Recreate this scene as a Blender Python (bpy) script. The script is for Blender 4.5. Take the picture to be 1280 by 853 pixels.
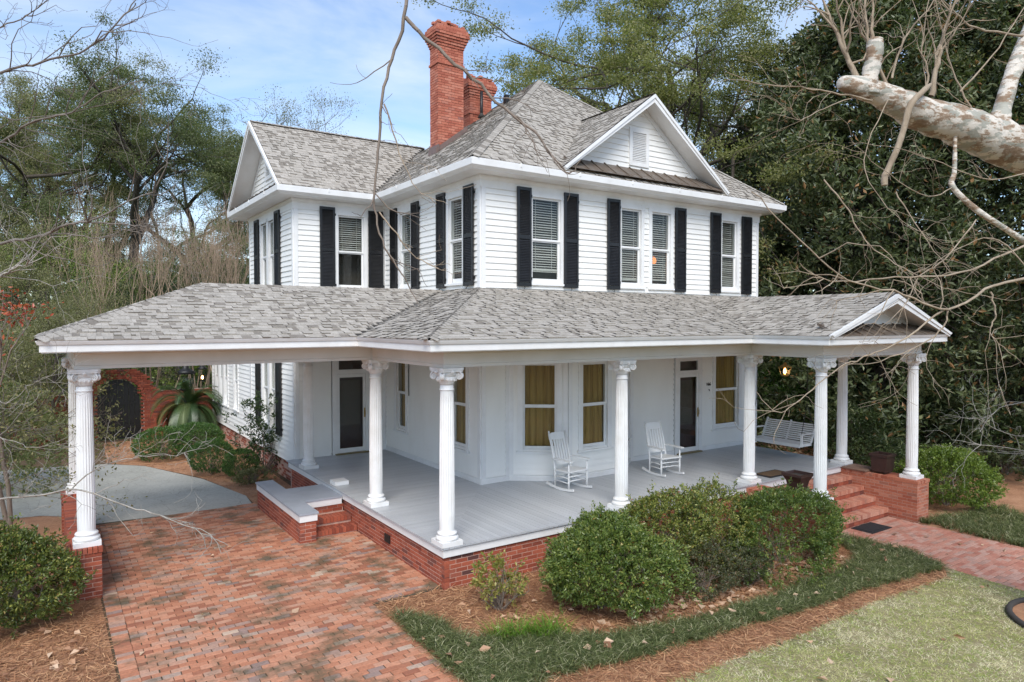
import bpy, math, random
import numpy as np
from mathutils import Vector, Matrix

for o in list(bpy.data.objects):
    bpy.data.objects.remove(o)
sc = bpy.context.scene
col = sc.collection
rnd = random.Random(11)
nrg = np.random.default_rng(11)
PI = math.pi

# ------------------------------------------------------------------ camera
CAM = np.array([-5.0845, -9.3922, 3.5136])
YAW, PITCH, FPX = 0.5968, 0.0274, 861.98
cam_data = bpy.data.cameras.new('camera')
cam_data.sensor_width = 36.0
cam_data.lens = FPX / 1280 * 36
cam_data.clip_start = 0.05
cam_data.clip_end = 2000
cam = bpy.data.objects.new('camera', cam_data)
cam.location = CAM
cam.rotation_euler = (PI / 2 - PITCH, 0, -YAW)
col.objects.link(cam)
sc.camera = cam

# ------------------------------------------------------------------ sky and sun
SUN_EL, SUN_AZ = math.radians(46), math.radians(-146)      # azimuth: from +Y towards +X
w = bpy.data.worlds.new('World')
sc.world = w
w.use_nodes = True
nt = w.node_tree
nt.nodes.clear()
sky = nt.nodes.new('ShaderNodeTexSky')
sky.sky_type = 'NISHITA'
sky.sun_disc = False
sky.sun_elevation = SUN_EL
sky.sun_rotation = SUN_AZ % (2 * PI)
sky.air_density = 1.0
sky.dust_density = 0.6
sky.ozone_density = 1.6
bg = nt.nodes.new('ShaderNodeBackground')
bg.inputs['Strength'].default_value = 0.136
out = nt.nodes.new('ShaderNodeOutputWorld')
# thin high cloud veil all over the sky
tc = nt.nodes.new('ShaderNodeTexCoord')
mp = nt.nodes.new('ShaderNodeMapping')
mp.inputs['Scale'].default_value = (1.3, 2.0, 5.0)
mp.inputs['Rotation'].default_value = (0, 0.12, 0.6)
nz = nt.nodes.new('ShaderNodeTexNoise')
nz.inputs['Scale'].default_value = 1.5
nz.inputs['Detail'].default_value = 7
nz.inputs['Roughness'].default_value = 0.55
nz.inputs['Distortion'].default_value = 0.5
rp = nt.nodes.new('ShaderNodeValToRGB')
rp.color_ramp.elements[0].position = 0.40
rp.color_ramp.elements[0].color = (0.04, 0.04, 0.04, 1)
rp.color_ramp.elements[1].position = 0.70
rp.color_ramp.elements[1].color = (0.75, 0.75, 0.75, 1)
mx = nt.nodes.new('ShaderNodeMix')
mx.data_type = 'RGBA'
mx.inputs['B'].default_value = (3.2, 3.5, 3.9, 1)
nt.links.new(tc.outputs['Generated'], mp.inputs['Vector'])
nt.links.new(mp.outputs['Vector'], nz.inputs['Vector'])
nt.links.new(nz.outputs['Fac'], rp.inputs['Fac'])
nt.links.new(rp.outputs['Color'], mx.inputs['Factor'])
deep = nt.nodes.new('ShaderNodeMix')
deep.data_type = 'RGBA'
deep.blend_type = 'MULTIPLY'
deep.inputs['Factor'].default_value = 1.0
deep.inputs['B'].default_value = (0.62, 0.71, 0.85, 1)
nt.links.new(sky.outputs['Color'], deep.inputs['A'])
nt.links.new(deep.outputs['Result'], mx.inputs['A'])
tint = nt.nodes.new('ShaderNodeMix')
tint.data_type = 'RGBA'
tint.blend_type = 'MULTIPLY'
tint.inputs['Factor'].default_value = 1.0
tint.inputs['B'].default_value = (0.96, 0.94, 0.87, 1)      # white balance of the picture
nt.links.new(mx.outputs['Result'], tint.inputs['A'])
nt.links.new(tint.outputs['Result'], bg.inputs['Color'])
nt.links.new(bg.outputs['Background'], out.inputs['Surface'])

sun_d = bpy.data.lights.new('sun', 'SUN')
sun_d.energy = 1.5
sun_d.angle = math.radians(34)
sun_d.color = (1.0, 0.95, 0.88)
sun = bpy.data.objects.new('sun', sun_d)
sdir = Vector((math.sin(SUN_AZ) * math.cos(SUN_EL), math.cos(SUN_AZ) * math.cos(SUN_EL), math.sin(SUN_EL)))
sun.rotation_euler = sdir.to_track_quat('Z', 'Y').to_euler()
sun.location = sdir * 60
col.objects.link(sun)

sc.view_settings.view_transform = 'Standard'
sc.view_settings.look = 'None'
sc.view_settings.exposure = 1.29
sc.view_settings.gamma = 1.0
sc.view_settings.use_curve_mapping = False
sc.render.engine = 'CYCLES'
sc.cycles.max_bounces = 7
sc.cycles.transparent_max_bounces = 12
sc.cycles.caustics_reflective = False
sc.cycles.caustics_refractive = False

# ------------------------------------------------------------------ helpers
_fw = np.array([math.sin(YAW) * math.cos(PITCH), math.cos(YAW) * math.cos(PITCH), -math.sin(PITCH)])
_rt = np.array([math.cos(YAW), -math.sin(YAW), 0.0])
_up = np.cross(_rt, _fw)


def at(u, v, depth):
    """World point at a given real distance in front of the lens (photo pixel coordinates)."""
    return CAM + (_fw + _rt * (u - 640) / FPX - _up * (v - 426.5) / FPX) * depth


def ground_z(x, y=0):
    return -0.68 - 0.32 * min(max(x / 8.5, 0), 1)


def ground_za(x):
    return -0.68 - 0.32 * np.clip(np.asarray(x) / 8.5, 0, 1)


def at_ground(u, depth):
    p = at(u, 403, depth)
    return Vector((p[0], p[1], ground_z(p[0])))


def tag(o, label=None, cat=None, group=None, kind=None):
    if label: o['label'] = label
    if cat: o['category'] = cat
    if group: o['group'] = group
    if kind: o['kind'] = kind
    return o


WORLD_PARENTS = {}          # things whose parts are modelled in world coordinates: name -> location of the Empty


def setparent(o, parent):
    if parent is not None:
        o.parent = parent
        if parent.name in WORLD_PARENTS:
            o.matrix_parent_inverse = Matrix.Translation(-Vector(WORLD_PARENTS[parent.name]))


def wempty(name, loc):
    """Empty at a thing's base whose parts are given in world coordinates"""
    o = empty(name, loc)
    WORLD_PARENTS[o.name] = tuple(loc)
    return o


def empty(name, loc=(0, 0, 0), rz=0.0):
    o = bpy.data.objects.new(name, None)
    o.empty_display_size = 0.2
    o.location = loc
    o.rotation_euler = (0, 0, rz)
    col.objects.link(o)
    return o


def child(o, parent):
    """parent in local space (no inverse): o is modelled in the thing's own coordinates"""
    o.parent = parent
    return o


class MB:
    """collects simple shapes into one mesh"""
    def __init__(s):
        s.v = []; s.f = []; s.var = []; s.sm = []

    def add(s, verts, faces, var=0.0, smooth=False, M=None):
        b = len(s.v)
        if M is not None:
            verts = [tuple(M @ Vector(p)) for p in verts]
        s.v.extend(tuple(p) for p in verts)
        for f in faces:
            s.f.append(tuple(b + i for i in f)); s.var.append(var); s.sm.append(smooth)
        return s

    def box(s, a, b, var=0.0, M=None):
        x0, y0, z0 = a; x1, y1, z1 = b
        x0, x1 = min(x0, x1), max(x0, x1); y0, y1 = min(y0, y1), max(y0, y1); z0, z1 = min(z0, z1), max(z0, z1)
        V = [(x0, y0, z0), (x1, y0, z0), (x1, y1, z0), (x0, y1, z0), (x0, y0, z1), (x1, y0, z1), (x1, y1, z1), (x0, y1, z1)]
        F = [(3, 2, 1, 0), (4, 5, 6, 7), (0, 1, 5, 4), (1, 2, 6, 5), (2, 3, 7, 6), (3, 0, 4, 7)]
        return s.add(V, F, var, False, M)

    def bar(s, p, q, w, h, up=(0, 0, 1), var=0.0):
        """box-section bar from p to q, w across, h along up"""
        p, q = Vector(p), Vector(q)
        d = (q - p).normalized(); u = Vector(up)
        if abs(d.dot(u)) > 0.98: u = Vector((0, 1, 0))
        r = d.cross(u).normalized(); u = r.cross(d)
        V = []
        for c in (p, q):
            for a, b in ((-1, -1), (1, -1), (1, 1), (-1, 1)):
                V.append(c + r * a * w / 2 + u * b * h / 2)
        F = [(3, 2, 1, 0), (4, 5, 6, 7), (0, 1, 5, 4), (1, 2, 6, 5), (2, 3, 7, 6), (3, 0, 4, 7)]
        return s.add(V, F, var)

    def tube(s, pts, rad, n=8, cap=True, var=0.0):
        pts = [Vector(p) for p in pts]
        if not hasattr(rad, '__len__'): rad = [rad] * len(pts)
        V = []; F = []; ref = Vector((0, 0, 1))
        prev = None
        for i, p in enumerate(pts):
            d = (pts[min(i + 1, len(pts) - 1)] - pts[max(i - 1, 0)]).normalized()
            if prev is None:
                a = d.cross(ref if abs(d.z) < 0.9 else Vector((1, 0, 0))).normalized()
            else:
                a = (prev - d * prev.dot(d)).normalized()
            prev = a; b = d.cross(a)
            for k in range(n):
                t = 2 * PI * k / n
                V.append(p + (a * math.cos(t) + b * math.sin(t)) * rad[i])
        for i in range(len(pts) - 1):
            for k in range(n):
                k2 = (k + 1) % n
                F.append((i * n + k, i * n + k2, (i + 1) * n + k2, (i + 1) * n + k))
        if cap:
            F.append(tuple(range(n - 1, -1, -1))); F.append(tuple(range((len(pts) - 1) * n, len(pts) * n)))
        return s.add(V, F, var, True)

    def lathe(s, prof, n=20, c=(0, 0, 0), var=0.0, cap=True):
        V = []; F = []
        for r, z in prof:
            for k in range(n):
                t = 2 * PI * k / n
                V.append((c[0] + r * math.cos(t), c[1] + r * math.sin(t), c[2] + z))
        for i in range(len(prof) - 1):
            for k in range(n):
                k2 = (k + 1) % n
                F.append((i * n + k, i * n + k2, (i + 1) * n + k2, (i + 1) * n + k))
        if cap:
            F.append(tuple(range(n - 1, -1, -1))); F.append(tuple(range((len(prof) - 1) * n, len(prof) * n)))
        return s.add(V, F, var, True)

    def prism(s, poly, lift, var=0.0):
        """poly: 3d points; lift: vector extruding it"""
        n = len(poly); L = Vector(lift)
        V = [Vector(p) for p in poly] + [Vector(p) + L for p in poly]
        F = [tuple(range(n - 1, -1, -1)), tuple(range(n, 2 * n))]
        for i in range(n):
            j = (i + 1) % n
            F.append((i, j, n + j, n + i))
        return s.add(V, F, var)

    def sweep(s, path, prof, var=0.0):
        """mitred moulding: path in plan (travel so that outside is on the right), prof = [(outward, z)...] closed"""
        P = [Vector((p[0], p[1])) for p in path]
        n = len(prof); V = []; F = []
        for i, p in enumerate(P):
            if i == 0: d0 = d1 = (P[1] - P[0]).normalized()
            elif i == len(P) - 1: d0 = d1 = (P[-1] - P[-2]).normalized()
            else: d0 = (P[i] - P[i - 1]).normalized(); d1 = (P[i + 1] - P[i]).normalized()
            n0 = Vector((d0.y, -d0.x)); n1 = Vector((d1.y, -d1.x))
            m = n0 + n1; m = m / max(1e-6, m.dot(n0))
            for o_, z in prof:
                V.append((p.x + m.x * o_, p.y + m.y * o_, z))
        for i in range(len(P) - 1):
            for k in range(n):
                k2 = (k + 1) % n
                F.append((i * n + k, (i + 1) * n + k, (i + 1) * n + k2, i * n + k2))
        F.append(tuple(range(n))); F.append(tuple(range((len(P) - 1) * n + n - 1, (len(P) - 1) * n - 1, -1)))
        return s.add(V, F, var)

    def mesh(s, name):
        me = bpy.data.meshes.new(name)
        me.from_pydata(s.v, [], s.f)
        if any(s.var):
            a = me.attributes.new('var', 'FLOAT', 'FACE'); a.data.foreach_set('value', np.array(s.var, dtype=np.float32))
        if any(s.sm):
            me.polygons.foreach_set('use_smooth', np.array(s.sm, dtype=bool))
        me.update()
        return me

    def build(s, name, mat, parent=None, kind=None, fix=True):
        me = s.mesh(name)
        if fix: fix_normals(me)
        me.materials.append(mat)
        o = bpy.data.objects.new(name, me)
        col.objects.link(o)
        setparent(o, parent)
        if kind: o['kind'] = kind
        return o


def fix_normals(me):
    import bmesh
    bm = bmesh.new(); bm.from_mesh(me)
    bmesh.ops.recalc_face_normals(bm, faces=bm.faces[:])
    bm.to_mesh(me); bm.free()


def np_mesh(name, V, F, var=None, smooth=False):
    """V (n,3), F (m,k) numpy"""
    me = bpy.data.meshes.new(name)
    V = np.ascontiguousarray(V, dtype=np.float32); F = np.ascontiguousarray(F, dtype=np.int32)
    k = F.shape[1]
    me.vertices.add(len(V)); me.vertices.foreach_set('co', V.ravel())
    me.loops.add(F.size); me.loops.foreach_set('vertex_index', F.ravel())
    me.polygons.add(len(F))
    me.polygons.foreach_set('loop_start', np.arange(0, F.size, k, dtype=np.int32))
    me.polygons.foreach_set('loop_total', np.full(len(F), k, dtype=np.int32))
    me.polygons.foreach_set('use_smooth', np.full(len(F), bool(smooth)))
    if var is not None:
        a = me.attributes.new('var', 'FLOAT', 'FACE'); a.data.foreach_set('value', np.asarray(var, dtype=np.float32))
    me.update(calc_edges=True)
    return me


def np_obj(name, V, F, mat, parent=None, var=None, smooth=False, kind=None):
    me = np_mesh(name, V, F, var, smooth); me.materials.append(mat)
    o = bpy.data.objects.new(name, me); col.objects.link(o)
    setparent(o, parent)
    if kind: o['kind'] = kind
    return o


def boxes_np(cen, half, yaw=None):
    """many boxes at once -> V,F ; cen (n,3), half (n,3), yaw (n)"""
    cen = np.asarray(cen, float); half = np.asarray(half, float); n = len(cen)
    sg = np.array([(-1, -1, -1), (1, -1, -1), (1, 1, -1), (-1, 1, -1), (-1, -1, 1), (1, -1, 1), (1, 1, 1), (-1, 1, 1)], float)
    V = sg[None] * half[:, None]
    if yaw is not None:
        c, s_ = np.cos(yaw)[:, None], np.sin(yaw)[:, None]
        x = V[..., 0] * c - V[..., 1] * s_; y = V[..., 0] * s_ + V[..., 1] * c
        V = np.stack([x, y, V[..., 2]], -1)
    V = V + cen[:, None]
    f = np.array([(3, 2, 1, 0), (4, 5, 6, 7), (0, 1, 5, 4), (1, 2, 6, 5), (2, 3, 7, 6), (3, 0, 4, 7)])
    F = (f[None] + (np.arange(n) * 8)[:, None, None]).reshape(-1, 4)
    return V.reshape(-1, 3), F


# ------------------------------------------------------------------ materials
def mat_new(name):
    m = bpy.data.materials.new(name); m.use_nodes = True
    return m, m.node_tree, m.node_tree.nodes['Principled BSDF']


def nd(nt, typ, **kw):
    n = nt.nodes.new(typ)
    for k, v in kw.items():
        if k.startswith('i_'):
            key = k[2:].replace('_', ' ')
            n.inputs[int(key) if key.isdigit() else key].default_value = v
        else: setattr(n, k, v)
    return n


def ramp(nt, stops, fac=None, interp='LINEAR'):
    r = nt.nodes.new('ShaderNodeValToRGB'); r.color_ramp.interpolation = interp
    e = r.color_ramp.elements
    while len(e) < len(stops): e.new(0.5)
    for i, (p, c) in enumerate(stops):
        e[i].position = p; e[i].color = (c[0], c[1], c[2], 1)
    if fac is not None: nt.links.new(fac, r.inputs['Fac'])
    return r


def noise(nt, scale, detail=4, rough=0.55, vec=None, stretch=None):
    tcn = nt.nodes.new('ShaderNodeTexCoord')
    n = nd(nt, 'ShaderNodeTexNoise'); n.inputs['Scale'].default_value = scale
    n.inputs['Detail'].default_value = detail; n.inputs['Roughness'].default_value = rough
    g = nt.nodes.new('ShaderNodeNewGeometry')
    src = g.outputs['Position']
    if stretch:
        m = nd(nt, 'ShaderNodeMapping'); m.inputs['Scale'].default_value = stretch
        nt.links.new(src, m.inputs['Vector']); src = m.outputs['Vector']
    nt.links.new(src, n.inputs['Vector'])
    return n


def mixc(nt, a, b, fac, blend='MIX'):
    m = nd(nt, 'ShaderNodeMix', data_type='RGBA', blend_type=blend)
    for key, v in (('A', a), ('B', b), ('Factor', fac)):
        if isinstance(v, (tuple, list)): m.inputs[key].default_value = (*v, 1) if len(v) == 3 else v
        elif isinstance(v, (int, float)): m.inputs[key].default_value = v
        else: nt.links.new(v, m.inputs[key])
    return m.outputs['Result']


def bump(nt, bsdf, height, strength=0.3, dist=0.01):
    b = nd(nt, 'ShaderNodeBump'); b.inputs['Strength'].default_value = strength; b.inputs['Distance'].default_value = dist
    nt.links.new(height, b.inputs['Height']); nt.links.new(b.outputs['Normal'], bsdf.inputs['Normal'])


def rand_id(nt):
    """a random number per piece: object random + the 'var' attribute of joined pieces"""
    oi = nd(nt, 'ShaderNodeObjectInfo'); a = nd(nt, 'ShaderNodeAttribute', attribute_name='var')
    s = nd(nt, 'ShaderNodeMath', operation='ADD'); nt.links.new(oi.outputs['Random'], s.inputs[0]); nt.links.new(a.outputs['Fac'], s.inputs[1])
    f = nd(nt, 'ShaderNodeMath', operation='FRACT'); nt.links.new(s.outputs[0], f.inputs[0])
    return f.outputs[0]


def m_paint(name, c, c2=None, rough=0.5, amt=0.5, scale=2.5, bumps=0.08, stretch=(1, 1, 1)):
    m, nt, b = mat_new(name)
    n = noise(nt, scale, 6, 0.6, stretch=stretch)
    c2 = c2 or tuple(x * 0.82 for x in c)
    r = ramp(nt, [(0.42, c), (0.75, c2)], n.outputs['Fac'])
    nt.links.new(r.outputs['Color'], b.inputs['Base Color'])
    b.inputs['Roughness'].default_value = rough
    n2 = noise(nt, 60, 3)
    bump(nt, b, n2.outputs['Fac'], bumps, 0.004)
    return m


def m_pieces(name, stops, rough=0.85, dirt=None, dirt_scale=0.6, dirt_rng=(0.55, 0.72), dirt_amt=0.8, bstr=0.5, fine=0.25, rid=None):
    """material of many small pieces (bricks, shingles, leaves): colour differs from piece to piece"""
    m, nt, b = mat_new(name)
    r = ramp(nt, stops, rand_id(nt))
    n = noise(nt, 35, 5, 0.7)
    fr = ramp(nt, [(0.3, (1 - fine,) * 3), (0.7, (1 + fine * 0.4,) * 3)], n.outputs['Fac'])
    c = mixc(nt, r.outputs['Color'], fr.outputs['Color'], 1.0, 'MULTIPLY')
    if dirt:
        n2 = noise(nt, dirt_scale, 6, 0.62)
        dr = ramp(nt, [(dirt_rng[0], (0, 0, 0)), (dirt_rng[1], (dirt_amt,) * 3)], n2.outputs['Fac'])
        c = mixc(nt, c, dirt, dr.outputs['Color'])
    nt.links.new(c, b.inputs['Base Color'])
    b.inputs['Roughness'].default_value = rough
    bump(nt, b, n.outputs['Fac'], bstr, 0.006)
    return m


def m_leaf(name, stops, rough=0.36, trans=0.30, spec=0.6):
    m, nt, b = mat_new(name)
    r = ramp(nt, stops, rand_id(nt))
    b.inputs['Roughness'].default_value = rough
    b.inputs['Specular IOR Level'].default_value = spec
    nt.links.new(r.outputs['Color'], b.inputs['Base Color'])
    if trans:
        t = nd(nt, 'ShaderNodeBsdfTranslucent'); nt.links.new(mixc(nt, r.outputs['Color'], (1.0, 1.25, 0.5), 1.0, 'MULTIPLY'), t.inputs['Color'])
        mixs = nd(nt, 'ShaderNodeMixShader'); mixs.inputs[0].default_value = trans
        nt.links.new(b.outputs[0], mixs.inputs[1]); nt.links.new(t.outputs[0], mixs.inputs[2])
        nt.links.new(mixs.outputs[0], nt.nodes['Material Output'].inputs['Surface'])
    return m


def m_plain(name, c, rough=0.6, metal=0.0, spec=0.5):
    m, nt, b = mat_new(name)
    n = noise(nt, 9, 5, 0.6)
    r = ramp(nt, [(0.3, tuple(x * 0.85 for x in c)), (0.7, tuple(min(1, x * 1.12) for x in c))], n.outputs['Fac'])
    nt.links.new(r.outputs['Color'], b.inputs['Base Color'])
    b.inputs['Roughness'].default_value = rough; b.inputs['Metallic'].default_value = metal
    b.inputs['Specular IOR Level'].default_value = spec
    return m


def m_emit(name, c, s):
    m, nt, b = mat_new(name)
    b.inputs['Base Color'].default_value = (*c, 1)
    b.inputs['Emission Color'].default_value = (*c, 1); b.inputs['Emission Strength'].default_value = s
    return m


def m_glass(name):
    m, nt, b = mat_new(name)
    tr = nd(nt, 'ShaderNodeBsdfTransparent'); tr.inputs['Color'].default_value = (0.90, 0.92, 0.91, 1)
    gl = nd(nt, 'ShaderNodeBsdfGlossy'); gl.inputs['Roughness'].default_value = 0.02
    n = noise(nt, 1.3, 2); bp = nd(nt, 'ShaderNodeBump'); bp.inputs['Strength'].default_value = 0.25; bp.inputs['Distance'].default_value = 0.02
    nt.links.new(n.outputs['Fac'], bp.inputs['Height']); nt.links.new(bp.outputs['Normal'], gl.inputs['Normal'])
    fr = nd(nt, 'ShaderNodeFresnel'); fr.inputs['IOR'].default_value = 1.5
    mixs = nd(nt, 'ShaderNodeMixShader')
    ge = nd(nt, 'ShaderNodeNewGeometry'); iv = nd(nt, 'ShaderNodeMath', operation='SUBTRACT'); iv.inputs[0].default_value = 1.0; nt.links.new(ge.outputs['Backfacing'], iv.inputs[1])
    ml = nd(nt, 'ShaderNodeMath', operation='MULTIPLY'); nt.links.new(fr.outputs[0], ml.inputs[0]); nt.links.new(iv.outputs[0], ml.inputs[1])
    nt.links.new(ml.outputs[0], mixs.inputs[0]); nt.links.new(tr.outputs[0], mixs.inputs[1]); nt.links.new(gl.outputs[0], mixs.inputs[2])
    nt.links.new(mixs.outputs[0], nt.nodes['Material Output'].inputs['Surface'])
    return m


M_WHITE = m_paint('white_paint', (0.87, 0.86, 0.825), (0.80, 0.785, 0.745), 0.55, scale=1.1, stretch=(1, 1, 0.35))
M_TRIM = m_paint('white_trim', (0.80, 0.80, 0.79), (0.72, 0.71, 0.69), 0.45)
M_COL = m_paint('column_paint', (0.80, 0.80, 0.79), (0.70, 0.69, 0.66), 0.5, scale=3)
M_BEAM = m_paint('beam_paint', (0.70, 0.67, 0.62), (0.60, 0.57, 0.51), 0.55, scale=0.9)
M_CEIL = m_paint('ceiling_paint', (0.85, 0.84, 0.81), None, 0.6)
M_FLOOR = m_pieces('porch_floor_paint', [(0.0, (0.43, 0.445, 0.46)), (1.0, (0.50, 0.515, 0.53))], 0.38, (0.42, 0.43, 0.44), 1.4, (0.5, 0.8), 0.45, 0.12, 0.12)
M_CAP = m_paint('grey_cap_paint', (0.36, 0.39, 0.44), (0.29, 0.32, 0.36), 0.5)
M_SHUT = m_paint('shutter_paint', (0.010, 0.0105, 0.012), (0.018, 0.0185, 0.021), 0.4, scale=4)
M_BRICK = m_pieces('wall_brick', [(0.0, (0.22, 0.050, 0.028)), (0.35, (0.33, 0.078, 0.040)), (0.7, (0.41, 0.105, 0.055)), (0.9, (0.28, 0.085, 0.055)), (1.0, (0.10, 0.04, 0.035))], 0.88, (0.55, 0.40, 0.32), 3.0, (0.62, 0.85), 0.35)
M_CHIM = m_pieces('chimney_brick', [(0.0, (0.36, 0.10, 0.062)), (0.5, (0.47, 0.15, 0.092)), (0.9, (0.54, 0.21, 0.14)), (1.0, (0.25, 0.085, 0.07))], 0.9, (0.60, 0.45, 0.38), 4.0, (0.62, 0.85), 0.4)
M_MORT = m_plain('mortar', (0.52, 0.34, 0.27), 0.95)
M_PAVE = m_pieces('paver_brick', [(0.0, (0.31, 0.115, 0.065)), (0.3, (0.48, 0.20, 0.11)), (0.6, (0.56, 0.26, 0.155)), (0.85, (0.48, 0.285, 0.20)), (0.95, (0.30, 0.205, 0.175)), (1.0, (0.56, 0.41, 0.30))], 0.85, (0.10, 0.082, 0.045), 1.9, (0.50, 0.66), 0.85)
M_WALK = m_pieces('walk_brick', [(0.0, (0.46, 0.18, 0.12)), (0.4, (0.56, 0.26, 0.18)), (0.8, (0.58, 0.34, 0.26)), (1.0, (0.42, 0.24, 0.18))], 0.85, (0.20, 0.14, 0.09), 1.3, (0.58, 0.78), 0.5)
M_PMORT = m_plain('paver_sand', (0.085, 0.066, 0.04), 0.95)
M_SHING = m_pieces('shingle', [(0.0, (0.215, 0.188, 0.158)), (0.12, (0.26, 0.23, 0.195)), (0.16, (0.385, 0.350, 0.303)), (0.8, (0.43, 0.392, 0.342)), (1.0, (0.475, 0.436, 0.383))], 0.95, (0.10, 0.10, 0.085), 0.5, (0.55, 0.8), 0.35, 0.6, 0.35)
M_DARK = m_plain('dark_edge', (0.05, 0.045, 0.04), 0.8)
M_METAL = m_paint('bronze_metal_roof', (0.115, 0.085, 0.062), (0.17, 0.15, 0.13), 0.45, scale=6)
M_FLASH = m_plain('flashing', (0.20, 0.14, 0.12), 0.5, 0.3)
M_GLASS = m_glass('window_glass')
M_BLIND = m_paint('blind_slat', (0.58, 0.56, 0.52), None, 0.5)
M_CURT = m_paint('gold_curtain', (0.44, 0.28, 0.08), (0.20, 0.112, 0.03), 0.8, scale=22, stretch=(1, 1, 0.02))
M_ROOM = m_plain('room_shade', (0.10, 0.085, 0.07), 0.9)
M_BLACK = m_plain('black_metal', (0.012, 0.012, 0.012), 0.45)
M_BRASS = m_plain('brass', (0.45, 0.30, 0.10), 0.35, 0.9)
M_LAMP = m_emit('lamp_glow', (1.0, 0.50, 0.16), 8.0)
M_LAMP2 = m_emit('shade_glow', (1.0, 0.26, 0.05), 0.8)
# ================================================================== THE HOUSE
HOUSE = wempty('house', (6.0, 6.0, -0.9))
tag(HOUSE, 'large two storey white clapboard house with grey shingle roofs and wraparound columned porch', 'house')

WALL_TOP2 = 6.66


def wall_basis(p0, p1):
    d = Vector((p1[0] - p0[0], p1[1] - p0[1], 0)); L = d.length; d.normalize()
    n = Vector((d.y, -d.x, 0))
    M = Matrix(((d.x, n.x, 0, p0[0]), (d.y, n.y, 0, p0[1]), (d.z, n.z, 1, 0), (0, 0, 0, 1)))
    return M, L     # local: x along wall, y outward, z up


def spans(L, holes):
    """free intervals of [0,L] not covered by holes"""
    r = []; a = 0
    for h0, h1 in sorted(holes):
        if h0 > a: r.append((a, h0))
        a = max(a, h1)
    if a < L: r.append((a, L))
    return r


NCLAP = [0]


def clap_wall(p0, p1, z0, z1, holes, pitch=0.135, trim=0.10, joined=False, label=None):
    """sheathing with real openings, and one lapped clapboard per course; holes = (s0,s1,z0,z1)"""
    M, L = wall_basis(p0, p1)
    mb = MB()
    cuts = sorted(set([0, L] + [h[0] for h in holes] + [h[1] for h in holes]))
    for a, b in zip(cuts[:-1], cuts[1:]):
        mid = (a + b) / 2
        hz = [(h[2], h[3]) for h in holes if h[0] < mid < h[1]]
        zz = z0
        for h0, h1 in sorted(hz):
            if h0 > zz: mb.box((a, -0.10, zz), (b, 0, h0), M=M)
            zz = h1
        if zz < z1: mb.box((a, -0.10, zz), (b, 0, z1), M=M)
    wall = mb.build('wall', M_WHITE, HOUSE)
    if label: wall['label'] = label
    z = z0; k = 0
    m2 = MB()
    while z < z1 - 0.03:
        zt = min(z + pitch, z1)
        hs = [(h[0] - 0.005, h[1] + 0.005) for h in holes if h[2] < z + pitch * 0.6 and h[3] > z + pitch * 0.4]
        for a, b in spans(L, hs):
            if not joined: m2 = MB()
            if b - a < 0.03: continue
            if trim and a == 0: a += trim * 0.9
            if trim and b == L: b -= trim * 0.9
            if b - a < .02: continue
            j = rnd.uniform(-0.0015, 0.0015)
            m2.add([(a, 0.001, z), (b, 0.001, z), (b, 0.030 + j, z), (a, 0.030 + j, z), (a, 0.001, zt), (b, 0.001, zt), (b, 0.006, zt), (a, 0.006, zt)],
                   [(3, 2, 1, 0), (4, 5, 6, 7), (0, 1, 5, 4), (1, 2, 6, 5), (2, 3, 7, 6), (3, 0, 4, 7)], M=M)
            if not joined: m2.build('clapboard', M_WHITE, wall); NCLAP[0] += 1
        z += pitch; k += 1
    if joined: m2.build('clapboards', M_WHITE, wall, kind='stuff')
    if trim:
        for a, b in ((0, trim), (L - trim, L)):
            MB().box((a, 0.0, z0), (b, 0.034, z1), M=M).build('corner_board', M_TRIM, wall)
    return wall, M, L


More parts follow.
